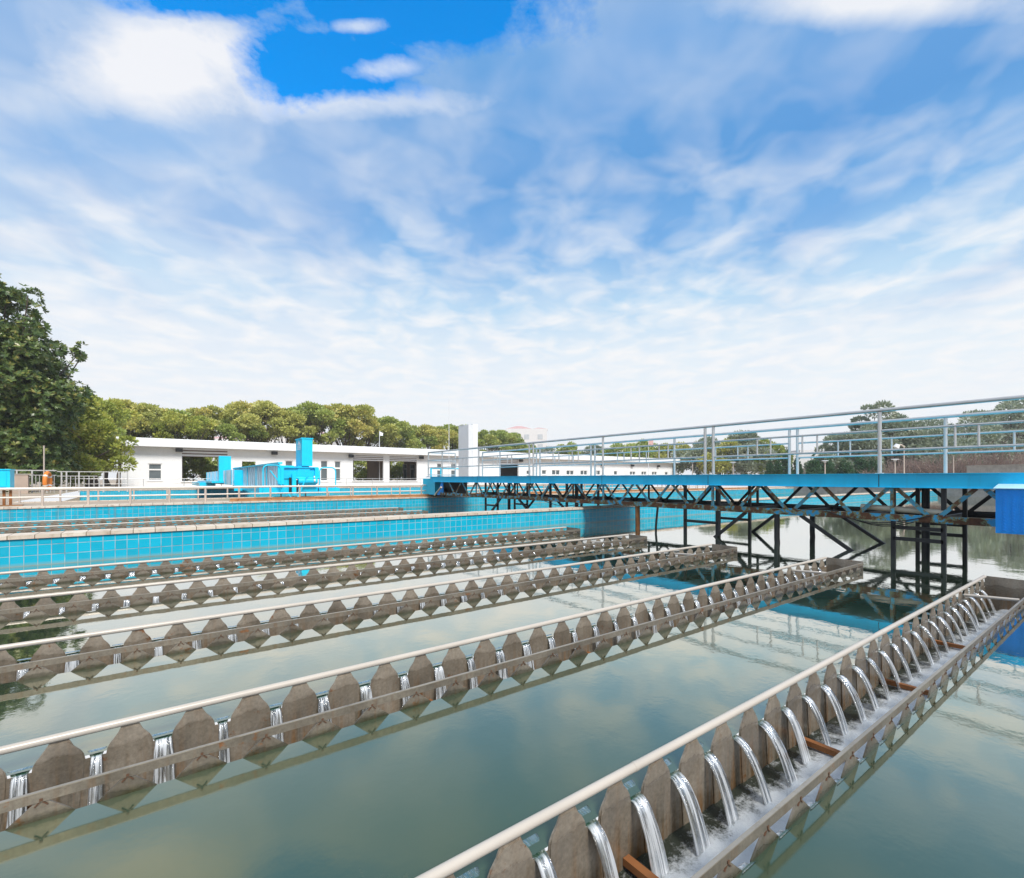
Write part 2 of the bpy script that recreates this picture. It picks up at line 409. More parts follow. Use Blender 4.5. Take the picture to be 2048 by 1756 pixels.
# ------------------------------------------------------------------ weir troughs
P=.2585; PH=1.502-6*P*4    # pitch of the notches and phase
NT=int((TE-.12-(TS+.1))/P)
tc=[TE-.16-i*P for i in range(NT)]   # tooth centres
def weir_outline(top_hw,ztop,hw,slot_z):
    """outline (x,z): solid below, teeth above"""
    out=[(TE,-.44),(TE,ztop)]
    for c in tc:
        out += [(c+.035+.094,slot_z)] if False else []
        sl=P/2-hw
        out += [(c+P/2+.0,slot_z)] if False else []
    return out
jit=[(random.uniform(-.004,.004),random.uniform(-.006,.004),random.uniform(-.005,.005),random.uniform(-.006,.006)) for _ in tc]
def weir_plate(mb,y0,y1,top_hw,ztop,hw,slot):
    fn=lambda a,b,t:(a,t,b)
    mb.box(TS,TE,y0,y1,-.44,slot)
    for c,(jc,jw,jt,jz) in zip(tc,jit):
        c=c+jc; h=hw+jw; tw=top_hw+jt*.6
        side=[(h-.001,slot),(h-.002,-.006),(h-.006,.014),(h-.018,.036),(h-.040,.062+jz*.5),(tw,ztop)]
        o=[(c+a,b) for a,b in side]+[(c-a,b) for a,b in side[::-1]]
        mb.prism(o,fn,y0,y1)
def overlay(mb,y0,y1,hw):
    fn=lambda a,b,t:(a,t,b)
    for c,(jc,jw,jt,jz) in zip(tc,jit):
        c=c+jc; h=hw+jw; j=random.uniform(-.008,.008)
        R_=[(h*.58+j,-.44),(h*.80+j*.5,-.24),(h*.94,-.12),(h*.995,-.045),(h*.985,-.006),(h*.91,.024),(h*.72,.052),(.034+jt,.088)]
        L_=[(-h*.62+j,-.44),(-h*.82+j*.5,-.24),(-h*.94,-.12),(-h*.995,-.045),(-h*.985,-.006),(-h*.91,.024),(-h*.72,.052),(-.034+jt,.088)]
        mb.prism([(c+a,b) for a,b in R_]+[(c+a,b) for a,b in L_[::-1]],fn,y0,y1)

def make_trough(d,label,group):
    t=empty('weir_trough',(TE,d-TW/2,0),label,'trough',group)
    a=MB(); weir_plate(a,d-.003,d+.003,.036,.1,.097,-.0135)
    overlay(a,d-.0075,d-.0031,.092)
    a.build('far_weir_plate',M['steel'],t)
    n=d-TW; a=MB(); 
    a.box(TS,TE,n-.004,n+.004,-.44,-.012)
    for c in tc: a.prism([(c-.097,-.012),(c+.097,-.012),(c+.097,0),(c+.007,.078),(c-.007,.078),(c-.097,0)],lambda p,q,r:(p,r,q),n-.004,n+.004)
    a.build('near_weir_plate',M['steel_out'],t)
    a=MB()
    a.box(TS,TE,n-.0085,n-.0045,.070,.106)
    a.build('edge_strip',M['steel_out'],t)
    a=MB(); a.box(TS,TE,n-.0095,n+.005,.1062,.110); a.build('edge_cap',M['steel_edge'],t)
    a=MB(); cur=TS; pts=[]
    k=0
    while cur<TE-.02:
        nx=min(cur+2.9+.0,TE-.02); a.tube([(cur,d,.1175),(nx-.004,d,.1175)],.0185,12); 
        if nx<TE-.05: a.tube([(nx-.014,d,.1175),(nx+.006,d,.1175)],.0196,12)
        cur=nx
    a.build('top_pipe',M['pipe'],t)
    a=MB(); a.box(TE,TE+.005,n-.0062,d+.004,-.44,.125); a.build('end_plate',M['steel'],t)
    a=MB(); a.box(TS,TE,n+.003,d-.003,-.445,-.43); a.build('trough_floor',M['steel'],t)
    a=MB(); a.box(TS-.005,TS,n-.006,d+.004,-.44,.125); a.build('end_plate',M['steel'],t)
    for i,x in enumerate((1.53,3.06,4.45,5.9)):
        a=MB(); a.bar((x,n+.004,-.228),(x,d-.009,-.228),.035,.03); a.build('cross_angle',M['rust'],t)
    a=MB(); a.tube([(6.95,n+.026,.088),(6.95,d-.0225,.06)],.015,10); a.build('cross_tube',M['pipe'],t)
    b=None
    for c in tc:
        if c<-3: continue
        if b is None:
            q=MB(); q.box(c-.005,c+.005,n-.0115,n-.0088,.074,.084); q.bar((c-.004,n-.0065,.070),(c-.019,n-.0065,.055),.004,.005,(0,1,0)); q.bar((c+.004,n-.0065,.070),(c+.019,n-.0065,.055),.004,.005,(0,1,0))
            b=q.build('rivet_clip',M['bolt'],t); x0=c
        else:
            e=b.copy(); C.objects.link(e); e.parent=t; e.location=(c-x0,0,0)
    return t
LBL=['nearest steel weir trough with arching water jets and cream top pipe',
     'second steel weir trough from the camera ending beside the bridge reflection',
     'third steel weir trough crossing the middle of the left basin',
     'fourth steel weir trough one away from the tiled dividing wall',
     'farthest steel weir trough in the near basin against the blue tiled dividing wall']
GRP='steel weir troughs lying in the basins'
base=make_trough(TR1[0],LBL[0],GRP)
for d,l in zip(TR1[1:],LBL[1:]):
    e=copy_tree(base,None,(TE,d-TW/2,0)); e['label']=l
for d,l in zip(TR2,('weir trough hidden close behind the dividing wall','nearest visible weir trough beyond the dividing wall','middle weir trough beyond the dividing wall','weir trough beyond the dividing wall closest to the far tiled wall')):
    e=copy_tree(base,None,(TE,d-TW/2,0)); e['label']=l

# water inside the troughs
def foam_sheet():
    nx,ny=420,18; x=np.linspace(TS,TE,nx); y=np.linspace(-.457+.004,-.004,ny)
    vs=[];fo=[]
    for i in range(nx):
        for j in range(ny):
            yy=y[j]; q=-yy/TW
            band=math.exp(-((q-.68)/.40)**2)
            ph=((x[i]-tc[0])/P)%1.0
            jet=math.exp(-((ph-.5)/.16)**2)*math.exp(-((q-.40)/.10)**2)
            n=mnoise.noise((x[i]*9,yy*9,0))*.5+mnoise.noise((x[i]*23,yy*23,3))*.3
            f=min(1.2,max(0,band*1.22+.30*mnoise.noise((x[i]*6,yy*8,9))+.22*mnoise.noise((x[i]*17,yy*17,4))+.45*jet))
            if i<0: f=0
            vs.append((x[i],yy,-.262+.042*n*(.25+band)+.018*jet)); fo.append(f)
    fs=[(i*ny+j,(i+1)*ny+j,(i+1)*ny+j+1,i*ny+j+1) for i in range(nx-1) for j in range(ny-1)]
    me=bpy.data.meshes.new('trough_water'); me.from_pydata(vs,[],fs); me.materials.append(M['foam'])
    me.polygons.foreach_set('use_smooth',[True]*len(fs))
    at=me.attributes.new('foam','FLOAT','POINT'); at.data.foreach_set('value',fo); me.update(); return me
fm=foam_sheet()
for d in TR1+TR2:
    o=bpy.data.objects.new('trough_water',fm); o.location=(0,d,0); C.objects.link(o); tag(o,None,None,kind='structure')

# jets of water through the notches
def jet_mesh(seed,throw,drop,sgn,lip=.075):
    rnd=random.Random(seed); K=16; n=10
    vs=[];uvs=[]
    for k in range(K+1):
        u=k/K
        if u<.2:
            s=-lip+u/.2*lip; z=.0015-.016*(u/.2)**2; hw=.052-.021*(u/.2); th=.004+.010*(u/.2)
        else:
            q=(u-.2)/.8; s=.004+throw*q; z=-.0145-drop*q**2-.02*q*(1-q); hw=.028+.012*q; th=.016-.006*q
        for i in range(n):
            a=2*math.pi*i/n
            wob=1+.10*mnoise.noise((i*.9,k*.35,seed*5.1))*(u>.2)
            dx=math.cos(a)*hw*wob; 
            # rope-like: two thick edges, thin film between
            e=.45+.75*abs(math.cos(a))**2
            o=math.sin(a)*th*e
            if u<.2: ds,dz=0,o*.5
            else:
                q=(u-.2)/.8; ang=math.atan2(2*drop*q+.02,throw); ds=o*math.sin(ang); dz=o*math.cos(ang)
            vs.append((dx,sgn*(s+ds),z+dz)); uvs.append((i/n,u))
    fs=[];fu=[]
    for k in range(K):
        for i in range(n):
            a,b=k*n+i,k*n+(i+1)%n
            fs.append((a,b,b+n,a+n)); i1=(i+1)/n
            fu+= [(i/n,k/K),(i1,k/K),(i1,(k+1)/K),(i/n,(k+1)/K)]
    me=bpy.data.meshes.new('water_jet'); me.from_pydata(vs,[],fs); me.materials.append(M['jet'])
    me.polygons.foreach_set('use_smooth',[True]*len(fs))
    ul=me.uv_layers.new(name='UVMap'); ul.data.foreach_set('uv',[c for p in fu for c in p]); me.update(); return me
farJ=[jet_mesh(i,.135+.015*(i%3-1),.245,-1) for i in range(5)]
nearJ=[jet_mesh(20+i,.10+.015*(i%3-1),.245,1,.012) for i in range(3)]
JL=['clear water jet arching from the far weir into the nearest trough','short water jet falling inside the second trough','short water jet falling inside the third trough','small water jet falling inside the fourth trough','small water jet falling inside the trough by the tiled dividing wall']
tmin=[.5,-.9,-1.3,-1.5,-1.9]
for k,d in enumerate(TR1):
    for i,c in enumerate(tc):
        x=c+P/2
        if x>TE-.1 or x<tmin[k]-.3: continue
        o=bpy.data.objects.new('water_jet',random.choice(farJ)); o.location=(x,d,0); o.scale=(random.uniform(.72,1.25)*(1 if k==0 else .95),random.uniform(.93,1.07) if k==0 else random.uniform(.5,.62),1); C.objects.link(o)
        tag(o,JL[k],'water jet','water jets of trough '+('nearest','second','third','fourth','fifth')[k])
        if k<2 and x>(.9 if k==0 else 9):
            o=bpy.data.objects.new('water_jet',random.choice(nearJ)); o.location=(x,d-TW,0); C.objects.link(o)
            tag(o,'water slipping through the near weir edge of the nearest trough','water jet','water slipping through the near weir')

# ------------------------------------------------------------------ scraper bridge
NX,FX=10.1,12.1
BY0,BY1=-1.6,20.3
br=empty('scraper_bridge',(11.1,10,.46),'long sky blue travelling scraper bridge with truss and steel handrails over the basins','bridge')
def part(name,mat,fn,parent=br):
    b=MB(); fn(b); return b.build(name,M[mat],parent)
ZT,ZB=1.385,1.145
for x,mt in ((NX,'blue'),(FX,'blue')):
    def f(b):
        b.box(x-.045,x+.045,BY0,BY1-.7,ZB+.012,ZT-.012)
        sg=-1 if x==NX else 1
        b.box(min(x+sg*.075,x-sg*.045),max(x+sg*.075,x-sg*.045),BY0,BY1-.7,ZT-.012,ZT); b.box(min(x+sg*.06,x-sg*.045),max(x+sg*.06,x-sg*.045),BY0,BY1-.7,ZB,ZB+.012)
    part('side_beam',mt,f)
for y in (2.94,6.13,9.33,12.5,15.7):
    part('beam_joint','darkiron',lambda b:b.box(NX-.0465,NX-.0452,y-.006,y+.006,ZB+.014,ZT-.014))
part('deck_plate','blue',lambda b:b.box(NX+.047,FX-.047,BY0,BY1,ZT-.03,ZT-.004))
for x,mt in ((NX,'rustblue'),(FX,'darkiron')):  # far chord near black: its shadow is put into the colour
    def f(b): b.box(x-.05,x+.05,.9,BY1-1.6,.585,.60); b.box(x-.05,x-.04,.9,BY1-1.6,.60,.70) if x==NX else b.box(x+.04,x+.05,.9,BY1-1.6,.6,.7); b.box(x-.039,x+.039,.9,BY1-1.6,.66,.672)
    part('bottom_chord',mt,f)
PN=1.093
y0n=on('X',NX,1868,1036).y
nodes_y=[y0n+i*PN for i in range(-1,16)]
nodes_y=[y for y in nodes_y if .8<y<18.6]
for x,mt in ((NX,'bracepaint'),(FX,'darkiron')):  # far braces in dark iron, painting the shade under the deck
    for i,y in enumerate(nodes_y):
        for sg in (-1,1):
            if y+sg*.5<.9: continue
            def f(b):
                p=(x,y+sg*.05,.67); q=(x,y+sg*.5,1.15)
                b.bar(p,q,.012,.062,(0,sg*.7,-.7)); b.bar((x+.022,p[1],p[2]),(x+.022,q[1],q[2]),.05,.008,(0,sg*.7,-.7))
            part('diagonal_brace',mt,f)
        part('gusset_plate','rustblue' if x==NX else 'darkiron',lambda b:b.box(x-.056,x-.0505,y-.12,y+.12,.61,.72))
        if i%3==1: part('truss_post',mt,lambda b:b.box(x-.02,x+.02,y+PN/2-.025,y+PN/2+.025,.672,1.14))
for i,y in enumerate(nodes_y):
    part('cross_member','darkiron',lambda b:(b.bar((NX+.05,y,.64),(FX-.05,y,.64),.05,.06)))
    part('deck_joist','darkiron',lambda b:(b.bar((NX+.05,y+PN/2,1.2),(FX-.05,y+PN/2,1.2),.06,.1)))
# handrails
def rail_bridge(x,posts,extra,mt='ss',end=True):
    H=1.09
    ya=-.5; yb=max(posts)
    part('top_rail',mt,lambda b:b.tube([(x,ya,ZT+H),(x,yb,ZT+H)],.032,10))
    ps=sorted(posts)
    for y in ps: part('rail_post',mt,lambda b:(b.tube([(x,y,ZT-.004),(x,y,ZT+H-.03)],.031,10),b.box(x-.05,x+.05,y-.05,y+.05,ZT,ZT+.012)))
    for a,b_ in zip(ps[:-1],ps[1:]):
        if b_-a<.5: continue
        for z in (.74,.40): part('mid_rail',mt,lambda b:b.tube([(x,a+.03,ZT+z),(x,b_-.03,ZT+z)],.019,8))
        if b_-a>2.5:
            for q in (.98,1.24,1.84,2.11): part('baluster',mt,lambda b:b.tube([(x,a+(b_-a)*q/3.09,ZT+.41),(x,a+(b_-a)*q/3.09,ZT+.73)],.017,8))
PY=[-.15,2.94,6.03,6.23,9.33,12.39,12.6,15.7,18.6,19.9]
rail_bridge(NX,PY,None)
PF=[.35,.55,3.3]+[6.42,6.62,9.72,12.82,13.02,16.1]
PF=[on('X',FX,px,900).y for px in (1891,1595,1579,1349,1190,1182,1080,1073,1000,965)]
rail_bridge(FX,[-.4]+PF,None)
for z in (1.09,.74,.40,.08):
    part('end_rail','ss',lambda b:b.tube([(NX,19.9,ZT+z),(FX-.6,19.9,ZT+z)],.03 if z>1 else .02,8))
for x in (NX+.7,NX+1.4): part('rail_post','ss',lambda b:b.tube([(x,19.9,ZT),(x,19.9,ZT+1.06)],.03,8))
# end carriage on the far wall
part('end_carriage','cyan',lambda b:(b.box(10.35,11.9,19.75,20.95,.56,1.30)))
part('carriage_side_box','deepblue',lambda b:(b.box(10.6,11.3,20.96,21.3,.75,1.18),b.box(10.7,11.2,21.31,21.6,.7,1.12)))
part('end_wheel','darkiron',lambda b:(b.tube([(10.5,19.35,.68),(10.62,19.35,.68)],.20,20),b.tube([(10.44,19.35,.68),(10.5,19.35,.68)],.07,12),b.box(10.7,11.6,19.0,19.74,.6,1.28)))
part('carriage_bracket','deepblue',lambda b:(b.prism([(18.6,1.14),(18.75,1.14),(19.1,.58),(18.6,.58)],lambda a,c,t:(t,a,c),10.12,10.17)))
part('drain_tube','pvc',lambda b:b.tube([(10.0,18.5,.93),(10.0,19.1,.56)],.04,10))
# near end drive housing with checker plate
HB=on('X',9.62,1991,1020).y; HZ0=on('X',9.62,1993,1066).z; HZ1=on('X',9.62,1991,978).z
def housing(b):
    x0,x1,y0,y1,z0,z1=9.62,11.2,-1.5,HB,HZ0,HZ1
    b.box(x0,x1,y0,y1,z0,z1)
part('drive_housing','deepblue',housing)
def checker(b):
    y=-1.4
    k=0
    while y<HB-.03:
        z=HZ0+.025+ (.022 if k%2 else 0)
        while z<HZ1-.02:
            s=1 if k%2 else -1
            b.bar((9.6185,y-.017,z-s*.010),(9.6185,y+.017,z+s*.010),.009,.011,(1,0,0)) ; z+=.044
        y+=.045;k+=1
part('checker_plate','deepblue',checker)
part('housing_lid','paleblue',lambda b:b.prism([(9.59,HZ1+.003),(9.59,HZ1+.012),(9.95,HZ1+.07),(11.1,HZ1+.07),(11.22,HZ1+.003)],lambda a,c,t:(a,t,c),-1.52,HB+.02))
# cables and old pipe lying on the lower chord
part('old_pipe','pvc',lambda b:b.tube([(NX+.12,3.25,.80),(NX+.12,2.1,.745)],.05,12))
def cabs():
    out=[]
    for k in range(3):
        pts=[(NX-.06+.02*k,3.75-.15*j-k*.05,.70-.16*math.sin(j/10*math.pi)*(1+.3*k)+.02*k) for j in range(11)]
        out.append((pts,.008,5))
    pts=[(NX-.06,9.9+.2*j,.62-.15*math.sin(j/10*math.pi)) for j in range(11)]; out.append((pts,.010,5))
    pts=[(NX-.03,9.98+.12*math.sin(j*.9),.80+.13*math.cos(j*.9)) for j in range(20)]; out.append((pts,.008,5))
    return out
for q_ in cabs(): part('loose_cable','black',lambda b:b.tube(*q_))
# suspended scraper frames
def strut(name,mt,p,q,w=.075): part(name,mt,lambda b:b.bar(p,q,w,w,(1,0,0)))
for yc,hw in ((2.45,.33),(6.4,.42),(11.3,.38),(15.0,.4)):
    for x in (NX+.12,FX-.5):
        for s in (-1,1): strut('scraper_leg','darkiron',(x,yc+s*hw,-.9),(x,yc+s*hw,1.14),.06)
        for z in (.28,.47) if yc<4 else (.30,): strut('scraper_crossbar','darkiron',(x,yc-hw,z),(x,yc+hw,z),.06)
    for s in (-1,1): strut('scraper_crossbar','darkiron',(NX+.12,yc+s*hw,.32),(FX-.5,yc+s*hw,.32),.055)
    part('suction_pipe','darkiron',lambda b:b.tube([(11.1,yc+.1,-.9),(11.1,yc+.1,1.14)],.06,14))
for x in (NX+.06,FX-.35):
    for yc in (3.4,12.3):
        pass
for (x,dx) in ((NX+.05,0),(FX-.3,0)):
    a0=on('X',NX+.05,1492,1021).y; a1=on('X',NX+.05,1431,1070).y; b0=on('X',NX+.05,1601,1029).y; b1=on('X',NX+.05,1702,1099).y
    for sh in (0,9.0):
        strut('scraper_brace','darkiron',(x,a0+sh,.585),(x,a1+sh+(a1-a0)*.25,-.15),.06)
        strut('scraper_brace','darkiron',(x,b0+sh,.585),(x,b1+sh+(b1-b0)*.25,-.15),.06)
    for px in (1554,):
        y=on('X',NX+.05,px,1060).y
        part('hanging_post','darkiron',lambda b:b.tube([(x,y,.6),(x+.02,y+.01,.1),(x,y-.03,-.4)],.055,8))
yq=on('X',NX+.05,1275,1040).y
part('hanging_post','rust',lambda b:b.tube([(NX+.05,yq,.6),(NX+.06,yq,.1),(NX+.05,yq,-.4)],.06,8))
part('hanging_post','darkiron',lambda b:b.tube([(NX+.05,7.55,.6),(NX+.07,7.62,.1),(NX+.05,7.6,-.4)],.03,6))

# ------------------------------------------------------------------ running rail and low railings on the far wall
t=empty('running_rail',(6,20.55,.46),'rusty running rail for the bridge wheels along the far basin wall','rail')
xr=on('Y',20.3,460,1003).x
m=MB(); m.box(xr,40,20.28,20.40,.462,.478); m.box(xr,40,20.325,20.355,.478,.55); m.box(xr,40,20.31,20.37,.55,.578); m.build('rail_profile',M['railrust'],t)
m=MB(); m.box(xr,40,20.40,20.62,.461,.475); m.build('base_plate',M['railrust'],t)

def low_railing(label,y,x0,x1,px_list,z0,zt,zm,step,mtop='whiterail',mpost='railpost',rt=.038,name='pipe_railing'):
    t=empty(name,(x0,y,z0),label,'railing')
    m=MB(); m.tube([(x0,y,zt),(x1,y,zt)],rt,10); m.build('top_rail',M[mtop],t)
    for z in zm:
        m=MB(); m.tube([(x0,y,z),(x1,y,z)],rt*.62,8); m.build('mid_rail',M[mtop],t)
    x=px_list; k=0
    while x<x1 and k<95:
        if x>=x0: m=MB(); m.tube([(x,y,z0),(x,y,zt-rt*.6)],rt*.95,8); m.build('post',M[mpost],t)
        x+=step;k+=1
    return t
xp=on('Y',20.65,85,1000).x
low_railing('low cream pipe railing along the far basin wall',20.65,-6,34,xp-1.065*3,.46,.99,(.73,),1.065)
xp=on('Y',24.2,39,1000).x
low_railing('second low pipe railing beside the next basin',24.2,-5,40,xp-1.065*2,.44,.90,(.62,),1.065,rt=.03)
low_railing('thin distant pipe railing in front of the white building',47.2,-6,60,-5.6,.46,1.28,(.9,),2.6,'ss','ss',.025)

# ------------------------------------------------------------------ left side fence, lifebuoy, cabinet
YF=40.0
def px(x,y,d): return on('Y',d,x,y)
t=empty('picket_fence',px(60,975,YF),'grey steel picket fence below the big dark tree at left','fence')
xa,xb=px(-30,960,YF).x,px(113,960,YF).x
m=MB(); m.bar((xa,YF,1.78),(xb,YF,1.78),.06,.06); m.bar((xa,YF,1.5),(xb,YF,1.5),.04,.04); m.bar((xa,YF,.62),(xb,YF,.62),.04,.04); m.build('rail',M['ss'],t)
x=xa
k=0
while x<xb:
    m=MB(); m.bar((x,YF,.44),(x,YF,1.5 if k%4 else 1.78),.03 if k%4 else .07,.03 if k%4 else .07); m.build('picket',M['ss'],t); x+=.16; k+=1
t=empty('steel_fence',px(185,975,YF),'open steel railing with few bars right of the orange lifebuoy','fence')
xa,xb=px(114,960,YF).x,px(256,960,YF).x
m=MB(); m.bar((xa,YF,1.72),(xb,YF,1.72),.05,.05); m.build('top_rail',M['ss'],t)
m=MB(); m.bar((xa,YF,1.45),(xb-1.5,YF,1.45),.04,.04); m.build('mid_rail',M['ss'],t)
m=MB(); m.bar((xa,YF,.68),(xb,YF,.68),.04,.04); m.build('bottom_rail',M['ss'],t)
for pxx in (123,133,158,207,238,255):
    x=px(pxx,960,YF).x; m=MB(); m.bar((x,YF,.44),(x,YF,1.72),.07,.07); m.build('post',M['ss'],t)
for pxx in (141,151,168,178,188,198):
    x=px(pxx,960,YF).x; m=MB(); m.bar((x,YF,.68),(x,YF,1.45),.035,.035); m.build('baluster',M['ss'],t)
o=px(88,975,38.5)
t=empty('lifebuoy_pole',(o.x,o.y,.44),'slim pale pole standing in front of the picket fence','pole')
m=MB(); m.tube([(o.x,o.y,.44),(o.x,o.y,3.15)],.035,8); m.build('pole',M['railpost'],t)
m=MB(); m.tube([(o.x,o.y,3.15),(o.x,o.y,3.19)],.05,8); m.build('pole_cap',M['railpost'],t)
q=px(95,962,38.3)
t=empty('lifebuoy',(q.x,q.y,q.z),'orange lifebuoy ring hanging beside the slim pole','lifebuoy')
m=MB(); pts=[]
for k in range(25):
    a=2*math.pi*k/24; pts.append((q.x+.07*math.cos(a),q.y+.30*math.cos(a),q.z+.46*math.sin(a)))
m.tube(pts,.11,10,False); m.build('ring',M['orange'],t)
m=MB()
for a in (.6,2.5,3.7,5.6): m.tube([(q.x+.07*math.cos(a-.12),q.y+.30*math.cos(a-.12),q.z+.46*math.sin(a-.12)),(q.x+.07*math.cos(a+.12),q.y+.30*math.cos(a+.12),q.z+.46*math.sin(a+.12))],.116,10,False)
m.build('rope_band',M['whiterail'],t)
q=px(42,965,39)
t=empty('utility_box',(q.x,q.y,.44),'tan metal utility box standing by the picket fence','box')
m=MB(); m.box(q.x-.38,q.x+.32,q.y-.2,q.y+.2,.44,1.52); m.build('body',M['tan'],t)
m=MB(); m.box(q.x-.40,q.x+.5,q.y-.24,q.y+.24,1.521,1.57); m.build('lid',M['concrete'],t)
# blue cabinet at the left frame edge
q=on('Y',20.9,4,978)
t=empty('control_cabinet',(q.x,q.y,.46),'bright blue control cabinet on two rusty legs at the left edge','cabinet')
x0=on('Y',20.9,20,960).x
zt=on('Y',20.9,10,940).z; zb=on('Y',20.9,10,977).z
m=MB(); m.box(x0-.9,x0,20.9,21.5,zb,zt); m.build('body',M['cyan'],t)
m=MB(); m.box(x0-.92,x0+.02,20.87,21.53,zt,zt+.03); m.build('lid',M['cyan'],t)
m=MB(); m.box(x0-.86,x0-.08,20.88,20.899,zb+.05,zt-.05); m.build('door',M['cyan'],t)
for dx in (-.16,-.02):
    m=MB(); m.bar((x0+dx,21.1,.46),(x0+dx,21.1,zb),.06,.06); m.build('leg',M['rust'],t)
m=MB(); m.box(x0-.5,x0+.25,20.98,21.22,.461,.49); m.build('foot_plate',M['railrust'],t)

# ------------------------------------------------------------------ white pump house building
D=60.0; DEP=9.0
bd=empty('pump_house',(30,D+4,.44),'long low white pump house with flat roof behind the basins','building')
bx0=px(243,930,D).x; bx1=px(1345,930,D).x; zr=5.25; zs=4.44
def zf(y,x): return px(x,y,D).z
def rect(x0,x1,y0,y1):
    xm=(x0+x1)/2
    return (px(x0,y0,D).x,px(x1,y0,D).x,px(xm,y1,D).z,px(xm,y0,D).z)
holes=[]
wins=[(296,324,927,961,'tall'),(570,586,921,962,'tall'),(641,656,921,962,'tall'),(669,682,922,962,'tall'),
      (874,884,927,962,'tall'),(902,912,927,962,'tall'),
      (1053,1061,941,949,'s'),(1084,1093,940,949,'s'),(1104,1120,940,950,'d'),(1133,1148,941,950,'d'),(1161,1175,941,950,'d'),(1188,1201,941,950,'d'),(1228,1235,942,950,'s'),(1260,1271,943,950,'d'),(1283,1293,943,950,'d'),(1304,1314,943.5,950,'d'),(1330,1336,944,950,'s')]
opens=[(364,455,914,962),(706,767,922,961),(779,834,923,961),(999,1037,933,955)]
shut=[(364,455,896,914),(706,767,911,922),(779,834,913,923),(999,1037,918,929)]
op2=(484,511,923,962)
H=[rect(*w[:4]) for w in wins]+[rect(*o) for o in opens]+[rect(*op2)]
SH=[rect(*o) for o in shut]
def wall_with_holes(b,x0,x1,z0,z1,hs,y0,y1):
    xs=sorted(set([x0,x1]+[h[0] for h in hs]+[h[1] for h in hs]))
    for a,c in zip(xs[:-1],xs[1:]):
        if c-a<1e-4: continue
        xm=(a+c)/2; cuts=sorted([(h[2],h[3]) for h in hs if h[0]<xm<h[1]])
        z=z0
        for u,v in cuts:
            if u>z: b.box(a,c,y0,y1,z,u)
            z=max(z,v)
        if z<z1: b.box(a,c,y0,y1,z,z1)
m=MB()
hh=[(h[0],h[1],max(h[2],.45),h[3]) for h in H]
hh2=[]
for h,s in zip(hh[len(wins):len(wins)+4],SH): hh2.append((h[0],h[1],h[2],s[3]))
wall_with_holes(m,bx0,bx1,.44,zs,hh[:len(wins)]+hh2+[hh[-1]],D,D+.3)
m.build('front_wall',M['white'],bd)
m=MB(); m.box(bx0,bx0+.3,D+.301,D+DEP,.44,zs); m.box(bx1-.3,bx1,D+.301,D+DEP,.44,zs); m.build('side_wall',M['white'],bd)
m=MB(); m.prism([(D-1.0,zs),(D-1.0,zr-.05),(D-.95,zr),(D+DEP+.8,zr+.1),(D+DEP+.8,zs)],lambda a,c,t:(t,a,c),px(232,880,D-1).x,bx1+1.2); m.build('roof',M['white'],bd)
m=MB(); m.box(bx0,bx1,D-.03,D-.002,zs-.42,zs-.36); m.build('moulding',M['white'],bd)
# back wall, open where one sees through
bk=[]
for (a,b,c,d) in ((366,453,914,962),(706,745,922,961),(779,808,923,961),(484,511,923,962)):
    bk.append((px(a,940,D+DEP).x,px(b,940,D+DEP).x,.45,3.9))
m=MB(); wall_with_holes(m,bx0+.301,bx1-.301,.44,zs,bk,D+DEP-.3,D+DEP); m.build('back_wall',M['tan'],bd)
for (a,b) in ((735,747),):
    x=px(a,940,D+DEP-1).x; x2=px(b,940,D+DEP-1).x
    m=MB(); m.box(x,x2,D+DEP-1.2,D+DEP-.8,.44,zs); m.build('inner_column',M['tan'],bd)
for (a,b) in ((806,814),(820,829)):
    x=px(a,940,D+DEP-.35).x; x2=px(b,940,D+DEP-.35).x
    w=MB(); w.box(x,x2,D+DEP-.36,D+DEP-.32,1.1,3.5); wo=w.build('window',M['frame'],bd)
    w=MB(); w.box(x+.1,x2-.1,D+DEP-.38,D+DEP-.362,1.2,2.7); w.box(x+.1,x2-.1,D+DEP-.38,D+DEP-.362,2.8,3.4); w.build('pane',M['glass'],wo)
for s,h in zip(SH,hh2):
    b=MB(); n=3; hgt=(s[3]-s[2])
    for k in range(n):
        z=s[2]+hgt*(k+.15)/n; b.box(s[0],s[1],D+.02,D+.12,z,z+hgt*.62/n)
    sh=b.build('shutter',M['whitegrey'],bd)
    b=MB(); b.box(s[0],s[1],D+.13,D+.2,s[2],s[3]); b.build('shutter_back',M['dustbrown'],sh)
    b=MB(); b.box(h[0]-.1,h[1]+.1,D-.12,D-.002,h[2]-.12,h[2]-.02); b.build('sill',M['white'],bd)
for w,h in zip(wins,hh[:len(wins)]):
    x0,x1,z0,z1=h; t_=.09
    b=MB(); b.box(x0,x0+t_,D+.08,D+.16,z0,z1); b.box(x1-t_,x1,D+.08,D+.16,z0,z1); b.box(x0+t_,x1-t_,D+.08,D+.16,z1-t_,z1); b.box(x0+t_,x1-t_,D+.08,D+.16,z0,z0+t_)
    if w[4]=='tall': b.box(x0+t_,x1-t_,D+.08,D+.16,z0+(z1-z0)*.60,z0+(z1-z0)*.68)
    if w[4]=='d' : b.box((x0+x1)/2-.08,(x0+x1)/2+.08,D+.08,D+.16,z0+t_,z1-t_)
    wo=b.build('window',M['frame'],bd)
    b=MB(); b.box(x0+t_,x1-t_,D+.17,D+.19,z0+t_,z1-t_); b.build('pane',M['glass'],wo)
    b=MB(); b.box(x0-.06,x1+.06,D-.06,D-.002,z0-.09,z0-.005); b.build('sill',M['white'],wo)
for q in ((358,900),(548,906),(701,912),(841,915),(1040,921),(1263,931),(1315,932),(1203,929)):
    p=px(q[0],q[1],D)
    b=MB(); b.box(p.x-.3,p.x+.3,D-.42,D-.14,p.z-.2,p.z+.16); b.bar((p.x,D-.14,p.z),(p.x,D,p.z+.1),.08,.08); b.build('floodlight',M['black'],bd)
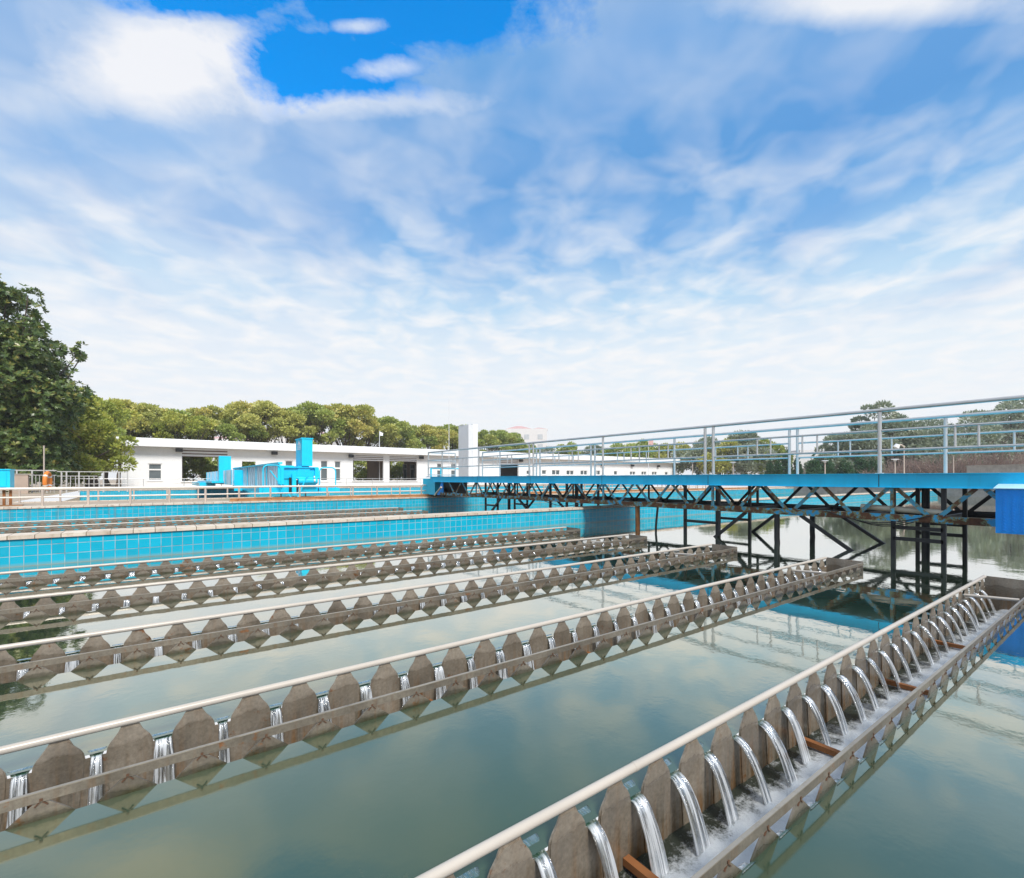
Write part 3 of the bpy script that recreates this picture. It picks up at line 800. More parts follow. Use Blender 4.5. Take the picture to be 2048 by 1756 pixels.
x0,x1=px(770,940,D).x,px(775,940,D).x
# white stair tower
c=on('Y',50.0,937,950); zt=on('Y',50.0,937,849).z
x1=on('Y',50.0,955,950).x; yl=on('X',c.x,917,950).y
t=empty('vent_tower',(c.x+.6,51,.44),'tall white square tower standing behind the left end of the bridge','tower')
m=MB(); m.box(c.x,x1,50.0,yl,.44,zt); m.build('shaft',M['whitegrey'],t)
m=MB(); m.box(c.x+.55,x1+.01,49.95,50.9,.44,zt+.12); m.build('front_pier',M['white'],t)
m=MB(); m.box(c.x-.03,x1-.06,50.91,yl+.03,zt,zt+.05); m.build('cap',M['white'],t)
# antenna and flagpoles
def pole(name,x,y0,y1,d,label,cat,r=.05,mat='whitegrey',top=None,parts=()):
    p=at_depth(x,y1,d); z1=at_depth(x,y0,d).z
    t=empty(name,(p.x,p.y,.44),label,cat)
    m=MB(); m.tube([(p.x,p.y,.44),(p.x,p.y,z1)],[r,r*.6],6); m.build('pole',M[mat],t)
    return t,p,z1
t,p,z1=pole('antenna_mast',898,797,930,62,'thin antenna mast rising above the white tower and roof','antenna',.05)
m=MB(); m.tube([(p.x,p.y,.44),(p.x,p.y,.8)],.12,8); m.build('base',M['concrete'],t)
t,p,z1=pole('flagpole',759,862,930,64,'short flagpole with a small white flag behind the roof','flagpole',.05)
m=MB(); m.add([(p.x+.04,p.y,z1-.05),(p.x+.55,p.y+.12,z1-.25),(p.x+.5,p.y+.1,z1-.6),(p.x+.04,p.y,z1-.6)],[(0,1,2,3)]); m.add([(p.x+.04,p.y+.01,z1-.05),(p.x+.55,p.y+.13,z1-.25),(p.x+.5,p.y+.11,z1-.6),(p.x+.04,p.y+.01,z1-.6)],[(3,2,1,0)]); m.build('flag',M['white'],t)
t,p,z1=pole('flagpole',1297,880,935,85,'flagpole with a small pink flag right of the pump house','flagpole',.06)
m=MB(); m.box(p.x+.03,p.x+1.3,p.y-.02,p.y+.02,z1-.8,z1); m.build('flag',M['roofred'],t)

# ------------------------------------------------------------------ blue desludging bridge on the next basin
t=empty('desludging_bridge',(5.5,34,.46),'second blue scraper bridge with corrugated side panels and tower on the next basin','bridge')
SX=4.6
def pp(name,mat,fn): b=MB(); fn(b); return b.build(name,M[mat],t)
def segs(x,ya,yb,z0,z1,name='side_panel'):
    def f(b):
        n=max(2,int((yb-ya)/.32))
        for i in range(n):
            a=ya+(yb-ya)*i/n; c=ya+(yb-ya)*(i+1)/n; k=(.05 if i%2 else 0)
            b.box(x-k*.4,x+.06,a,c-.02,z0,z1)
    o=pp(name,'panel',f)
    m_=max(2,int((yb-ya)/2.6))
    for i in range(m_+1):
        y=ya+(yb-ya)*i/m_
        q_=MB(); q_.box(x-.05,x-.024,y-.06,y+.06,z0,z1); q_.build('panel_rib',M['cyan'],o)
    return o
ya=on('X',SX,570,960).y; yb=on('X',SX,468,960).y
ya=max(ya,23.3)
segs(SX,ya,yb,on('X',SX,468,970).z,on('X',SX,520,932).z)
pp('panel_end','cyan',lambda b:b.box(SX-.02,SX+.55,ya-.1,ya-.01,.75,on('X',SX,570,930).z))
pp('panel_cap','cyan',lambda b:(b.box(SX-.08,SX+.1,ya,yb,on('X',SX,520,932).z,on('X',SX,520,932).z+.07),b.box(SX-.08,SX+.1,ya,yb,on('X',SX,468,970).z-.25,on('X',SX,468,970).z)))
yc=on('X',SX-.6,464,960).y; yd=on('X',SX-.6,414,960).y
yd=min(yd,56)
segs(SX-.6,yc,yd,on('X',SX-.6,464,970).z,on('X',SX-.6,440,942).z)
pp('panel_end','cyan',lambda b:b.box(SX-.5,SX+.9,yc-.15,yc-.02,.55,on('X',SX-.6,464,940).z))
pp('walkway','cyan',lambda b:b.box(SX-1.3,SX+1.9,yb,yd,1.0,1.12))
pp('end_platform','cyan',lambda b:(b.box(SX-1.7,SX-.7,yd-8,yd,.75,1.0)))
q=on('Y',yb,451,930); 
pp('control_box','cyan',lambda b:b.box(q.x-.35,q.x+.35,yb+.2,yb+.9,1.0,on('Y',yb,451,912).z))
# machine body at the near end
MY=23.0
def X(x): return on('Y',MY,x,950).x
def Z(y): return on('Y',MY,620,y).z
cx=X(601); 
towx0,towx1=on('Y',MY,604,900).x,on('Y',MY,625,900).x; ytl=on('X',towx0,592,900).y
pp('tower_box','cyan',lambda b:(b.box(towx0,towx1,MY,ytl,Z(932),Z(878))))
pp('tower_lid','cyan',lambda b:b.box(towx0-.03,towx1+.03,MY-.03,ytl+.03,Z(878),Z(876)))
def emblem(b):
    x=towx0-.004; y0=MY+(ytl-MY)*.25; y1=MY+(ytl-MY)*.75; ym=(y0+y1)/2
    b.prism([(y0,Z(889)),(y1,Z(889)),(ym+.02,Z(880.5)),(ym-.02,Z(880.5))],lambda a,c,tt:(tt,a,c),x,x+.003)
    for k in range(3):
        z1=Z(890.5+k*3.2); z0=Z(892.6+k*3.2)
        b.prism([(y0,z0),(ym-.03,z0),(ym-.03,z1),(y0,z1)],lambda a,c,tt:(tt,a,c),x,x+.003)
        b.prism([(ym+.03,z0),(y1,z0),(y1,z1),(ym+.03,z1)],lambda a,c,tt:(tt,a,c),x,x+.003)
pp('tower_emblem','whitegrey',emblem)
pp('tower_neck','blue',lambda b:b.prism([(X(598),Z(932)),(X(619),Z(932)),(X(625),Z(955)),(X(593),Z(955))],lambda a,c,tt:(a,tt,c),MY+.1,ytl))
pp('machine_beam','blue',lambda b:(b.box(X(568),X(637),MY+.15,MY+1.6,Z(957),Z(936)),b.box(X(566),X(637),MY+.05,MY+1.7,Z(936),Z(934))))
pp('side_cheek','cyan',lambda b:(b.box(X(630),X(638),MY,MY+.15,Z(957),Z(935)),b.box(X(556),X(568),MY,MY+.15,Z(968),Z(932))))
pp('machine_skirt','cyan',lambda b:b.box(X(585),X(638),MY+.2,MY+1.4,Z(983),Z(972)))
pp('machine_post','cyan',lambda b:(b.box(X(584),X(592),MY-.05,MY+.1,Z(988),Z(948))))
pp('pump_barrel','blue',lambda b:(b.tube([(X(596),MY,Z(962)),(X(634),MY,Z(962))],.14,12),b.tube([(X(592),MY,Z(956)),(X(640),MY,Z(956))],.05,8),b.tube([(X(600),MY+.1,Z(969)),(X(632),MY+.1,Z(969))],.10,12)))
pp('motor_end','whitegrey',lambda b:(b.tube([(X(626),MY-.12,Z(961)),(X(629),MY-.12,Z(961))],.07,12),b.tube([(X(626),MY-.12,Z(954)),(X(628),MY-.12,Z(954))],.05,10)))
pp('drive_gap_shade','black',lambda b:(b.box(X(579),X(583),MY+.05,MY+.12,Z(985),Z(955)),b.box(X(593),X(597),MY+.05,MY+.12,Z(985),Z(960))))  # thin black strips paint the shade in the gaps
pp('machine_brace','cyan',lambda b:(b.bar((X(615),MY-.15,Z(944)),(X(594),MY-.15,Z(993)),.07,.04),b.bar((X(539),MY-.15,Z(942)),(X(580),MY-.15,Z(993)),.07,.04)))
def hoop(b,xa,xb,yt,yb,y):
    r=(xb-xa)*.28; pts=[(xa,y,yb)]
    for k in range(7):
        a=math.pi-k/6*math.pi/2; pts.append((xa+r+r*math.cos(a),y,yt-r+r*math.sin(a)))
    for k in range(7):
        a=math.pi/2-k/6*math.pi/2; pts.append((xb-r+r*math.cos(a),y,yt-r+r*math.sin(a)))
    pts.append((xb,y,yb)); b.tube(pts,.026,8)
pp('guard_hoop','cyan',lambda b:hoop(b,X(639),X(671),Z(934.5),Z(985),MY-.02))
pp('guard_hoop','cyan',lambda b:hoop(b,X(526),X(562),Z(931.5),Z(985),MY-.02))
pp('foot_platform','blue',lambda b:b.box(X(640),X(678),MY-.1,MY+.7,Z(983),Z(976)))
pp('lower_skirt','blue',lambda b:b.box(X(520),X(583),MY+.15,MY+.8,Z(985),Z(972)))

# small second blue frame seen through the bridge railing
q=on('Y',44,880,948)
t=empty('hoop_guard',(q.x,44,.46),'low bright blue guard frame behind the end of the bridge railing','guard rail')
m=MB(); a=on('Y',44,862,950).x; b_=on('Y',44,882,950).x; c_=on('Y',44,917,950).x; z=on('Y',44,880,937).z
m.tube([(a,44,z),(c_,44,z)],.06,8); m.build('top_bar',M['cyan'],t)
for x in (a,b_): m=MB(); m.tube([(x,44,.46),(x,44,z)],.09,8); m.build('post',M['cyan'],t)

# ------------------------------------------------------------------ distant buildings
def block(label,x0,x1,ytop,d,roofpx=None,mat='farwall',rows=3,name='apartment_block',ybase=957):
    p0=at_depth(x0,ytop,d); p1=at_depth(x1,ytop,d); w=(p1-p0); w.z=0; n=Vector((-w.y,w.x,0)).normalized()*12
    t=empty(name,((p0.x+p1.x)/2,(p0.y+p1.y)/2,.44),label,'building')
    def pr(b,a,c,z0,z1,off=0,dep=n):
        A=p0+w*a; B=p0+w*c; o=n.normalized()*off
        vs=[(A.x+o.x,A.y+o.y,z0),(B.x+o.x,B.y+o.y,z0),(B.x+o.x+dep.x,B.y+o.y+dep.y,z0),(A.x+o.x+dep.x,A.y+o.y+dep.y,z0)]
        vs+=[(v[0],v[1],z1) for v in vs]
        b.add(vs,[(3,2,1,0),(4,5,6,7),(0,1,5,4),(1,2,6,5),(2,3,7,6),(3,0,4,7)])
    zt=p0.z
    m=MB(); pr(m,0,1,.44,zt); m.build('wall',M[mat],t)
    if roofpx:
        h=at_depth(x0,roofpx,d).z
        m=MB(); pr(m,-.02,1.02,zt,zt+.6); m.build('eave',M['farwall'],t)
        for a,c,hh in ((0,.62,1.0),(.66,1.0,.62)):
            m=MB(); A=p0+w*a;B=p0+w*c; q=n*.5
            z=zt+.6; ht=zt+.6+(h-zt-.6)*hh
            mid=(A+B)/2+q
            vs=[(A.x,A.y,z),(B.x,B.y,z),(B.x+n.x,B.y+n.y,z),(A.x+n.x,A.y+n.y,z),(A.x*.6+B.x*.4+q.x,A.y*.6+B.y*.4+q.y,ht),(A.x*.4+B.x*.6+q.x,A.y*.4+B.y*.6+q.y,ht)]
            m.add(vs,[(0,1,5,4),(1,2,5),(2,3,4,5),(3,0,4)]); m.build('roof',M['roofred'],t)
    nw=max(3,int(w.length/3.5))
    for r_ in range(rows):
        for k in range(nw):
            if r_*nw+k>40: break
            z1=zt-1.2-r_*3.0
            if z1<3: continue
            m=MB(); pr(m,(k+.3)/nw,(k+.68)/nw,z1-1.5,z1,-.05,n.normalized()*.04); m.build('window',M['farglass'],t)
    return t
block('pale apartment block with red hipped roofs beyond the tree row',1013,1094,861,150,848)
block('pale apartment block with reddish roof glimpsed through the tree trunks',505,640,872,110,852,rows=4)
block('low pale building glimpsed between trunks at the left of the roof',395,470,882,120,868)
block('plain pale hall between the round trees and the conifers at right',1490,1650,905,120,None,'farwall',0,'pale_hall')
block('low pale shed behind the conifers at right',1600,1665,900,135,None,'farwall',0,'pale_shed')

# ------------------------------------------------------------------ vegetation
def leaf_cloud(clumps,n,ln,wd,seed,up=.35,shell=(.55,1.05)):
    """many folded leaf faces spread through the clumps; returns verts, faces, tint"""
    rg=np.random.default_rng(seed)
    cs=np.array([c[0] for c in clumps]); rs=np.array([c[1] for c in clumps])
    vol=rs[:,0]*rs[:,1]+.01; idx=rg.choice(len(clumps),n,p=vol/vol.sum())
    d=rg.normal(size=(n,3)); d/=np.linalg.norm(d,axis=1)[:,None]
    flip=rg.random(n)<.45; d[:,2]=np.where(flip,np.abs(d[:,2]),d[:,2])
    rad=rg.uniform(shell[0],shell[1],n)**.6
    pos=cs[idx]+d*rs[idx]*rad[:,None]
    dirv=d+rg.normal(size=(n,3))*.55; dirv[:,2]+=up; dirv/=np.linalg.norm(dirv,axis=1)[:,None]
    side=np.cross(dirv,rg.normal(size=(n,3))); side/=np.linalg.norm(side,axis=1)[:,None]+1e-9
    s=rg.uniform(.7,1.3,n)[:,None]
    a=pos; b=pos+dirv*ln*.45*s+side*wd*.5*s; c=pos+dirv*ln*s; e=pos+dirv*ln*.45*s-side*wd*.5*s
    v=np.stack([a,b,c,e],1).reshape(-1,3)
    ct=rg.random(len(clumps))
    tint=np.clip(ct[idx]*.5+rg.random(n)*.5,0,1)
    return v,n,np.repeat(tint,4)
def leaf_mesh(name,v,n,tint,mat):
    me=bpy.data.meshes.new(name)
    me.vertices.add(4*n); me.vertices.foreach_set('co',v.astype('f').ravel())
    me.loops.add(4*n); me.loops.foreach_set('vertex_index',np.arange(4*n,dtype='i'))
    me.polygons.add(n); me.polygons.foreach_set('loop_start',np.arange(0,4*n,4,dtype='i'))
    at=me.attributes.new('tint','FLOAT','POINT'); at.data.foreach_set('value',tint.astype('f'))
    me.materials.append(mat); me.update(calc_edges=True); me.validate(); return me
def rosettes(clumps,n,ln,wd,seed):
    """whorls of long leaves at twig ends, as on a magnolia"""
    rg=np.random.default_rng(seed)
    cs=np.array([c[0] for c in clumps]); rs=np.array([c[1] for c in clumps])
    vol=rs[:,0]*rs[:,1]; idx=rg.choice(len(clumps),n,p=vol/vol.sum())
    d=rg.normal(size=(n,3)); d/=np.linalg.norm(d,axis=1)[:,None]
    d[:,2]=np.where(rg.random(n)<.4,np.abs(d[:,2]),d[:,2])
    pos=cs[idx]+d*rs[idx]*(rg.uniform(.5,1.0,n)**.5)[:,None]
    ax=d*.8+rg.normal(size=(n,3))*.3; ax[:,2]+=.35; ax/=np.linalg.norm(ax,axis=1)[:,None]
    K=7; out=[];tt=[]
    u=np.cross(ax,rg.normal(size=(n,3))); u/=np.linalg.norm(u,axis=1)[:,None]; w=np.cross(ax,u)
    base=rg.random(n)*.6
    for k in range(K):
        a=2*math.pi*k/K+rg.random(n)*.7; tilt=rg.uniform(.2,.75,n)
        rad=u*np.cos(a)[:,None]+w*np.sin(a)[:,None]
        dv=ax*tilt[:,None]+rad; dv/=np.linalg.norm(dv,axis=1)[:,None]
        sd=np.cross(dv,ax); sd/=np.linalg.norm(sd,axis=1)[:,None]+1e-9
        s=rg.uniform(.75,1.25,n)[:,None]
        out.append(np.stack([pos,pos+dv*ln*.55*s+sd*wd*.5*s,pos+dv*ln*s,pos+dv*ln*.55*s-sd*wd*.5*s],1))
        tt.append(np.clip(base+rg.random(n)*.4*(rg.random(n)<.6),0,1))
    v=np.concatenate(out,0).reshape(-1,3); tint=np.repeat(np.concatenate(tt),4)
    return v,n*K,tint
def crown_clumps(rg,h0,h1,rx,nc,cr,flat=.7,center_fill=.25,topbias=0):
    cl=[]
    zc=(h0+h1)/2; hz=(h1-h0)/2
    for i in range(nc):
        a=rg.uniform(0,2*math.pi); q=rg.uniform(-1,1)
        if topbias: q=abs(q) if rg.random()<topbias else q
        rr=math.sqrt(max(.05,1-q*q))*(1 if rg.random()>center_fill else rg.random())
        k=rg.uniform(.75,1.0)
        r=cr*rg.uniform(.6,1.25)
        cl.append(((math.cos(a)*rx*rr*k,math.sin(a)*rx*rr*k,zc+q*hz*k*.92),(r,r,r*flat)))
    return cl
def limbs(rg,clumps,h0,r0,trunk_h,lean=.03,frac=1.0):
    b=MB(); pts=[];rs=[]
    top=trunk_h
    x=y=0
    for k in range(6):
        u=k/5; pts.append((x,y,u*top)); rs.append(r0*(1.25-.55*u) if k else r0*1.5); x+=rg.gauss(0,lean)*top/3; y+=rg.gauss(0,lean)*top/3
    b.tube(pts,rs,8)
    tip=Vector(pts[-1])
    for c,r in clumps:
        if rg.random()>frac: continue
        st=Vector(pts[rg.choice((3,4,5))]); en=Vector(c); mid=(st+en)/2+Vector((rg.gauss(0,.3),rg.gauss(0,.3),-.1*(en-st).length))
        b.tube([st,mid,en],[r0*.42,r0*.26,r0*.08],5)
    return b
def build_tree(name,loc,label,cat,crownmesh,trunkb,group=None):
    t=empty(name,loc,label,cat,group)
    me=bpy.data.objects.new('crown',crownmesh); C.objects.link(me); me.parent=t
    o=MB(); o.v=trunkb.v; o.f=trunkb.f; o.sm=trunkb.sm
    off=t.location.copy(); t.location=(0,0,0); tr=o.build('trunk',M['bark'],t); t.location=off
    return t

# big dark magnolia at left
YB=46.0
def P_(x,y,d=YB): return on('Y',d,x,y)
o=P_(20,974)
rg=random.Random(3)
outline=[(-60,600,60),(5,590,26),(40,600,20),(68,615,13),(20,630,40),(65,655,28),(110,690,32),(150,698,22),(90,740,60),(40,700,60),(0,760,80),(105,765,32),(146,738,16),(62,810,55),(40,830,80),(-20,850,80),(78,860,48),(70,890,60),(20,900,60),(88,900,40),(-50,720,90),(-60,900,80),(60,770,60),(112,800,26),(165,700,11),(-10,575,22),(115,850,22)]
cl=[]
for (x,y,r) in outline:
    p=P_(x,y); rw=r*(p-CAM).dot(FWD)/FPX
    for dy in (-1.5,1.2) if r>35 else (rg.uniform(-1.2,1),):
        for k in range(5 if r>35 else 2):
            cl.append(((p.x-o.x+rg.gauss(0,rw*.5),p.y-o.y+dy+rg.gauss(0,.9),p.z-.44+rg.gauss(0,rw*.45)),(rw*.5,rw*.5,rw*.42)))
v,n,tt=rosettes(cl,13000,.28,.12,5)
mg=leaf_mesh('crown',v,n,tt,M['magnolia'])
big=build_tree('magnolia_tree',(o.x,o.y,.44),'big dark glossy magnolia tree at the left edge','tree',mg,limbs(rg,cl,1,.35,5.5,frac=.25))
# olive tree in front of the building's left end
YO=53.0
o=P_(185,974,YO); cl=[]
for (x,y,r) in [(150,815,30),(180,850,40),(200,870,35),(150,870,45),(215,885,25),(225,905,18),(190,910,35),(150,920,45),(120,930,40),(205,930,18),(165,800,16),(175,940,30),(120,890,40),(232,898,8),(100,948,20)]:
    p=P_(x,y,YO); rw=r*(p-CAM).dot(FWD)/FPX
    for k in range(5): cl.append(((p.x-o.x+rg.gauss(0,rw*.45),p.y-o.y+rg.gauss(0,1.6),p.z-.44+rg.gauss(0,rw*.4)),(rw*.55,rw*.55,rw*.4)))
v,n,tt=leaf_cloud(cl,30000,.30,.13,8)
build_tree('camphor_tree',(o.x,o.y,.44),'yellow-olive camphor tree between the dark magnolia and the white building','tree',leaf_mesh('crown',v,n,tt,M['olive']),limbs(rg,cl,1,.3,4.5,frac=.4))
o=P_(236,974,64.0)
cl=crown_clumps(rg,3.0,6.0,1.6,9,.6)
v,n,tt=leaf_cloud(cl,3500,.28,.12,12)
build_tree('small_tree',(o.x,o.y,.44),'thin dark forked tree at the corner of the white building','tree',leaf_mesh('crown',v,n,tt,M['camphor_green']),limbs(rg,cl,1,.16,3.0,.08))

# row of umbrella shaped trees behind the pump house
variants=[]
for k in range(5):
    r_=random.Random(40+k)
    cl=crown_clumps(r_,(5.8,4.6,6.4,3.6,5.2)[k],11.2-(0,.8,0,1.2,.4)[k],4.7,(30,34,26,36,32)[k],(1.0,.85,1.15,.9,1.0)[k],.6,.35,.5)
    v,n,tt=leaf_cloud(cl,12000,.34,.19,50+k,.3,(.35,1.25))
    lb=limbs(r_,cl,1,.26,4.6,.06,.75)
    variants.append((v,n,tt,lb))
cm={}
def row_tree(k,mat,loc,s,rot,label,group,name='camphor_tree'):
    key=(k,mat)
    if key not in cm: cm[key]=leaf_mesh('crown',*variants[k][:3],M[mat])
    t=build_tree(name,loc,label,'tree',cm[key],variants[k][3],group)
    t.scale=(s*1.02,s*1.02,s); t.rotation_euler=(0,0,rot); return t
row=[(178,785,66,'olive'),(215,800,74,'camphor'),(262,803,76,'camphor'),(318,794,77,'camphor_green'),(372,815,74,'olive'),(420,812,79,'camphor'),(470,818,78,'camphor_green'),(520,802,78,'camphor'),(575,800,80,'camphor'),(632,802,80,'camphor_green'),(688,804,80,'camphor'),(735,815,82,'camphor'),(775,836,82,'camphor_green'),(822,840,84,'camphor_green'),(868,846,84,'camphor'),(905,846,86,'camphor_green'),(968,848,90,'camphor_green'),(1005,862,92,'camphor_green'),(1040,872,95,'camphor_green')]
rnd=random.Random(11)
WH=['leftmost, touching the olive tree','at the left roof end','above the first white wall section','rounded, above left roof edge','above the wide shuttered opening','right of the wide opening, low crown','left of blue tower, sparse','reddish roof behind','just left above the blue tower','just right above the blue tower','highest, above the paired windows','right of the highest','left of the small flagpole','right of the small flagpole','above the second shutter','beside the antenna mast','right against the white tower','right of the white tower','below the red hipped roofs']
for i,(x,y,d,mt) in enumerate(row):
    p=on('Y',d,x,957); z=on('Y',d,x,y).z
    row_tree(i%5,mt,(p.x,p.y,.44),(z-.44)/11.6,rnd.uniform(0,6.28),'olive tree behind the pump house, '+WH[i],'trees in the row behind the pump house')
# darker shrubs behind the building openings
for i,(x,y,d,w) in enumerate([(385,925,72,3.0),(430,930,74,2.5),(720,920,73,3.0),(760,930,73,2.0),(795,925,73,2.6),(500,925,73,2.2)]):
    o=on('Y',d,x,957); r_=random.Random(70+i); cl=crown_clumps(r_,.4,3.8,w,14,.9)
    v,n,tt=leaf_cloud(cl,2600,.35,.2,80+i)
    build_tree('garden_shrub',(o.x,o.y,.44),'dark green shrub seen through the pump house openings, '+('left half of the wide one','right half of the wide one','left of the tan column','right of the tan column','in the last opening','behind the small opening')[i],'shrub',leaf_mesh('crown',v,n,tt,M['camphor_green']),limbs(r_,cl,1,.08,1.2,.1))

# right side: rounded trees beyond the building, conifers, hillside
def ft(x,ytop,depth,s_r,mat,label,group,n=9000,seed=0,name='broadleaf_tree',leaf=.5,base=957):
    p=at_depth(x,base,depth); z=at_depth(x,ytop,depth).z; h=z-.44
    r_=random.Random(seed); rx=s_r*depth/FPX
    cl=crown_clumps(r_,h*.18,h*.97,rx,30,rx*.33,.75,.3)
    v,nn,tt=leaf_cloud(cl,n,leaf,leaf*.5,seed)
    return build_tree(name,(p.x,p.y,.44),label,'tree',leaf_mesh('crown',v,nn,tt,M[mat]),limbs(r_,cl,1,h*.03,h*.4,.05,.5),group)
G2='rounded trees right of the pump house'
for i,(x,y,dp,r_,mt,lb) in enumerate([(1095,888,130,30,'hazegreen','small tree under the pale apartment block'),(1140,885,120,32,'camphor_green','low tree above the middle of the long white roof'),(1190,892,120,28,'hazegreen','low tree left of the pink flag'),(1240,890,110,36,'camphor_green','yellow green tree above the right roof end'),(1290,878,112,40,'camphor_green','rounded tree by the pink flag'),(1345,886,108,36,'camphor','brownish rounded tree right of the pink flag'),(1395,872,100,44,'hazegreen','tall rounded tree above the building corner'),(1440,878,96,42,'camphor','autumn tinted rounded tree behind the small lamp'),(1490,866,94,46,'hazegreen','tallest rounded grey green tree right of the building'),(1535,880,96,34,'camphor_green','rounded tree left of the pale hall')]):
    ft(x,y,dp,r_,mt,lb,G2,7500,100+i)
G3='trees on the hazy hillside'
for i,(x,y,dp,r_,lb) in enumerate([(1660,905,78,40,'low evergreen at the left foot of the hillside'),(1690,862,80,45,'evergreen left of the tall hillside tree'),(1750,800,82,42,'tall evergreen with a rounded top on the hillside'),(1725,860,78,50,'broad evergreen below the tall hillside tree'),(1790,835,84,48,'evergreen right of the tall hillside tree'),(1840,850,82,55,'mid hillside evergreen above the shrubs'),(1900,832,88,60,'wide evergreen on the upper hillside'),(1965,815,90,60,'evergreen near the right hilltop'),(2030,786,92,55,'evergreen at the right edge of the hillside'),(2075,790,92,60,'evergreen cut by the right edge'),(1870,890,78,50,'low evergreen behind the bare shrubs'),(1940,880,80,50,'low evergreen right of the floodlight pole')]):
    ft(x,y,dp,r_,'hazegreen',lb,G3,8000,200+i)
def conifer(x,ytop,depth,rpx,label,seed):
    p=at_depth(x,957,depth); h=at_depth(x,ytop,depth).z-.44; r0=rpx*depth/FPX
    r_=random.Random(seed); cl=[]
    for k in range(16):
        u=k/15; rr=r0*(1-u)**.7*.9+.08
        for j in range(4 if u<.8 else 1):
            a=r_.uniform(0,6.28); cl.append(((math.cos(a)*rr*.55,math.sin(a)*rr*.55,.2+u*h*.95),(rr*.55,rr*.55,h*.06)))
    v,n,tt=leaf_cloud(cl,3800,.34,.12,seed,1.2)
    t=build_tree('conifer',(p.x,p.y,.44),label,'conifer',leaf_mesh('crown',v,n,tt,M['conifer']),limbs(r_,[],1,.12,h*.5,.01),'dark conifers right of the pale hall')
for i,(x,y,dp,r_,lb) in enumerate([(1540,922,72,10,'leftmost short dark conifer before the pale hall'),(1556,918,72,9,'second dark conifer before the pale hall'),(1573,896,72,12,'pointed dark conifer by the pair of far rail posts'),(1594,915,72,11,'dark conifer right of the pair of far rail posts'),(1628,912,66,16,'first broad dark conifer right of the pale hall'),(1655,916,66,18,'second broad dark conifer right of the pale hall'),(1690,918,66,20,'broad dark conifer behind the small lamp'),(1722,908,66,20,'tall broad dark conifer left of the big rail post'),(1745,915,66,18,'dark conifer behind the big rail post')]):
    conifer(x,y,dp,r_,lb,300+i)
# hillside mound under the right trees
hb=MB(); nx=30
pc=at_depth(1950,957,105)
vs=[];fs=[]
for i in range(25):
    for j in range(25):
        x=-60+i*5; y=-45+j*3.75; rr=(x/60)**2+(y/45)**2
        vs.append((pc.x+x,pc.y+y,.43+max(0,1-rr)**1.3*6.5+(mnoise.noise((x*.15,y*.15,1))*.8 if rr<1 else -.1)))
for i in range(24):
    for j in range(24): fs.append((i*25+j,(i+1)*25+j,(i+1)*25+j+1,i*25+j+1))
hb.add(vs,fs,True)
tag(hb.build('hill',M['hill']),None,None,kind='structure')
# bare twiggy shrubs
def bare(x,ybase,depth,h,spread,label,seed,n=70):
    r_=random.Random(seed); p=at_depth(x,957,depth); b=MB(); z=.44
    c2=MB()
    for k in range(n):
        a=r_.uniform(0,6.28); ro=r_.uniform(0,spread*.5); s=Vector((p.x+math.cos(a)*ro,p.y+math.sin(a)*ro,z)); l=h*r_.uniform(.5,1)
        d=Vector((math.cos(a)*r_.uniform(.1,.8),math.sin(a)*r_.uniform(.1,.8),1)).normalized()
        m_=s+d*l*.5+Vector((r_.gauss(0,.12),r_.gauss(0,.12),0)); e=s+d*l+Vector((r_.gauss(0,.3),r_.gauss(0,.3),0))
        (b if k%6==0 else c2).tube([s,m_,e],[.045,.03,.010],3,False)
        for j in range(4):
            u=r_.uniform(.3,.95); q=s.lerp(e,u); w=q+Vector((r_.gauss(0,.5),r_.gauss(0,.5),r_.uniform(.2,.9)))*(.5+h*.12)
            c2.tube([q,w],[.02,.006],3,False)
    t=empty('bare_shrub',(p.x,p.y,z),label,'shrub','bare winter shrubs at the foot of the hillside')
    b.build('stem',M['twig'],t); c2.build('twigs',M['twig'],t)
for i,(x,dp,h,s,lb) in enumerate([(1775,62,2.6,4,'bare brown shrub right of the big rail post'),(1815,62,3.4,4,'bare brown shrub behind the floodlight pole'),(1850,62,3.6,4,'bare brown shrub right of the floodlight pole'),(1880,60,4.2,4,'bare brown shrub behind the far rail post'),(1920,60,4.6,5,'tall bare shrub above the left end of the concrete parapet'),(1960,60,5.0,5,'tall bare shrub above the middle of the concrete parapet'),(2000,60,5.6,5,'tall pale bare shrub above the concrete parapet'),(2040,60,6.0,5,'bare shrub at the right edge above the parapet'),(1795,70,5,4,'bare shrub below the tall evergreen'),(1990,85,11.5,4,'tall thin bare tree on the hilltop'),(1880,88,11.5,4,'faint thin bare tree above the hillside')]):
    bare(x,957,dp,h,s,lb,400+i,85 if i<9 else 40)
# concrete parapet, lamps
p0=at_depth(1937,957,46); p1=at_depth(2150,957,38)
t=empty('concrete_parapet',(p0.x,p0.y,.44),'grey weathered concrete parapet at the right below the bare shrubs','wall')
m=MB(); z1=at_depth(1937,933,46).z; m.bar((p0.x,p0.y,(z1+.44)/2),(p1.x,p1.y,(z1+.44)/2),.4,z1-.44); m.build('wall_face',M['concrete'],t)
m=MB(); m.bar((p0.x,p0.y,z1+.04),(p1.x,p1.y,z1+.04),.5,.08); m.build('coping',M['concrete'],t)
def lamp(x,ytop,depth,label,wide=.55):
    p=at_depth(x,957,depth); z=at_depth(x,ytop,depth).z
    t=empty('garden_lamp',(p.x,p.y,.44),label,'lamp','small flat topped garden lamps')
    m=MB(); m.tube([(p.x,p.y,.44),(p.x,p.y,z-.25)],.07,8); m.build('pole',M['railpost'],t)
    m=MB(); m.tube([(p.x,p.y,z-.25),(p.x,p.y,z-.06)],.15,10); m.build('lamp_head',M['whitegrey'],t)
    m=MB(); m.tube([(p.x,p.y,z-.06),(p.x,p.y,z)],[wide*.75,wide*.5],12); m.build('lamp_cap',M['whitegrey'],t)
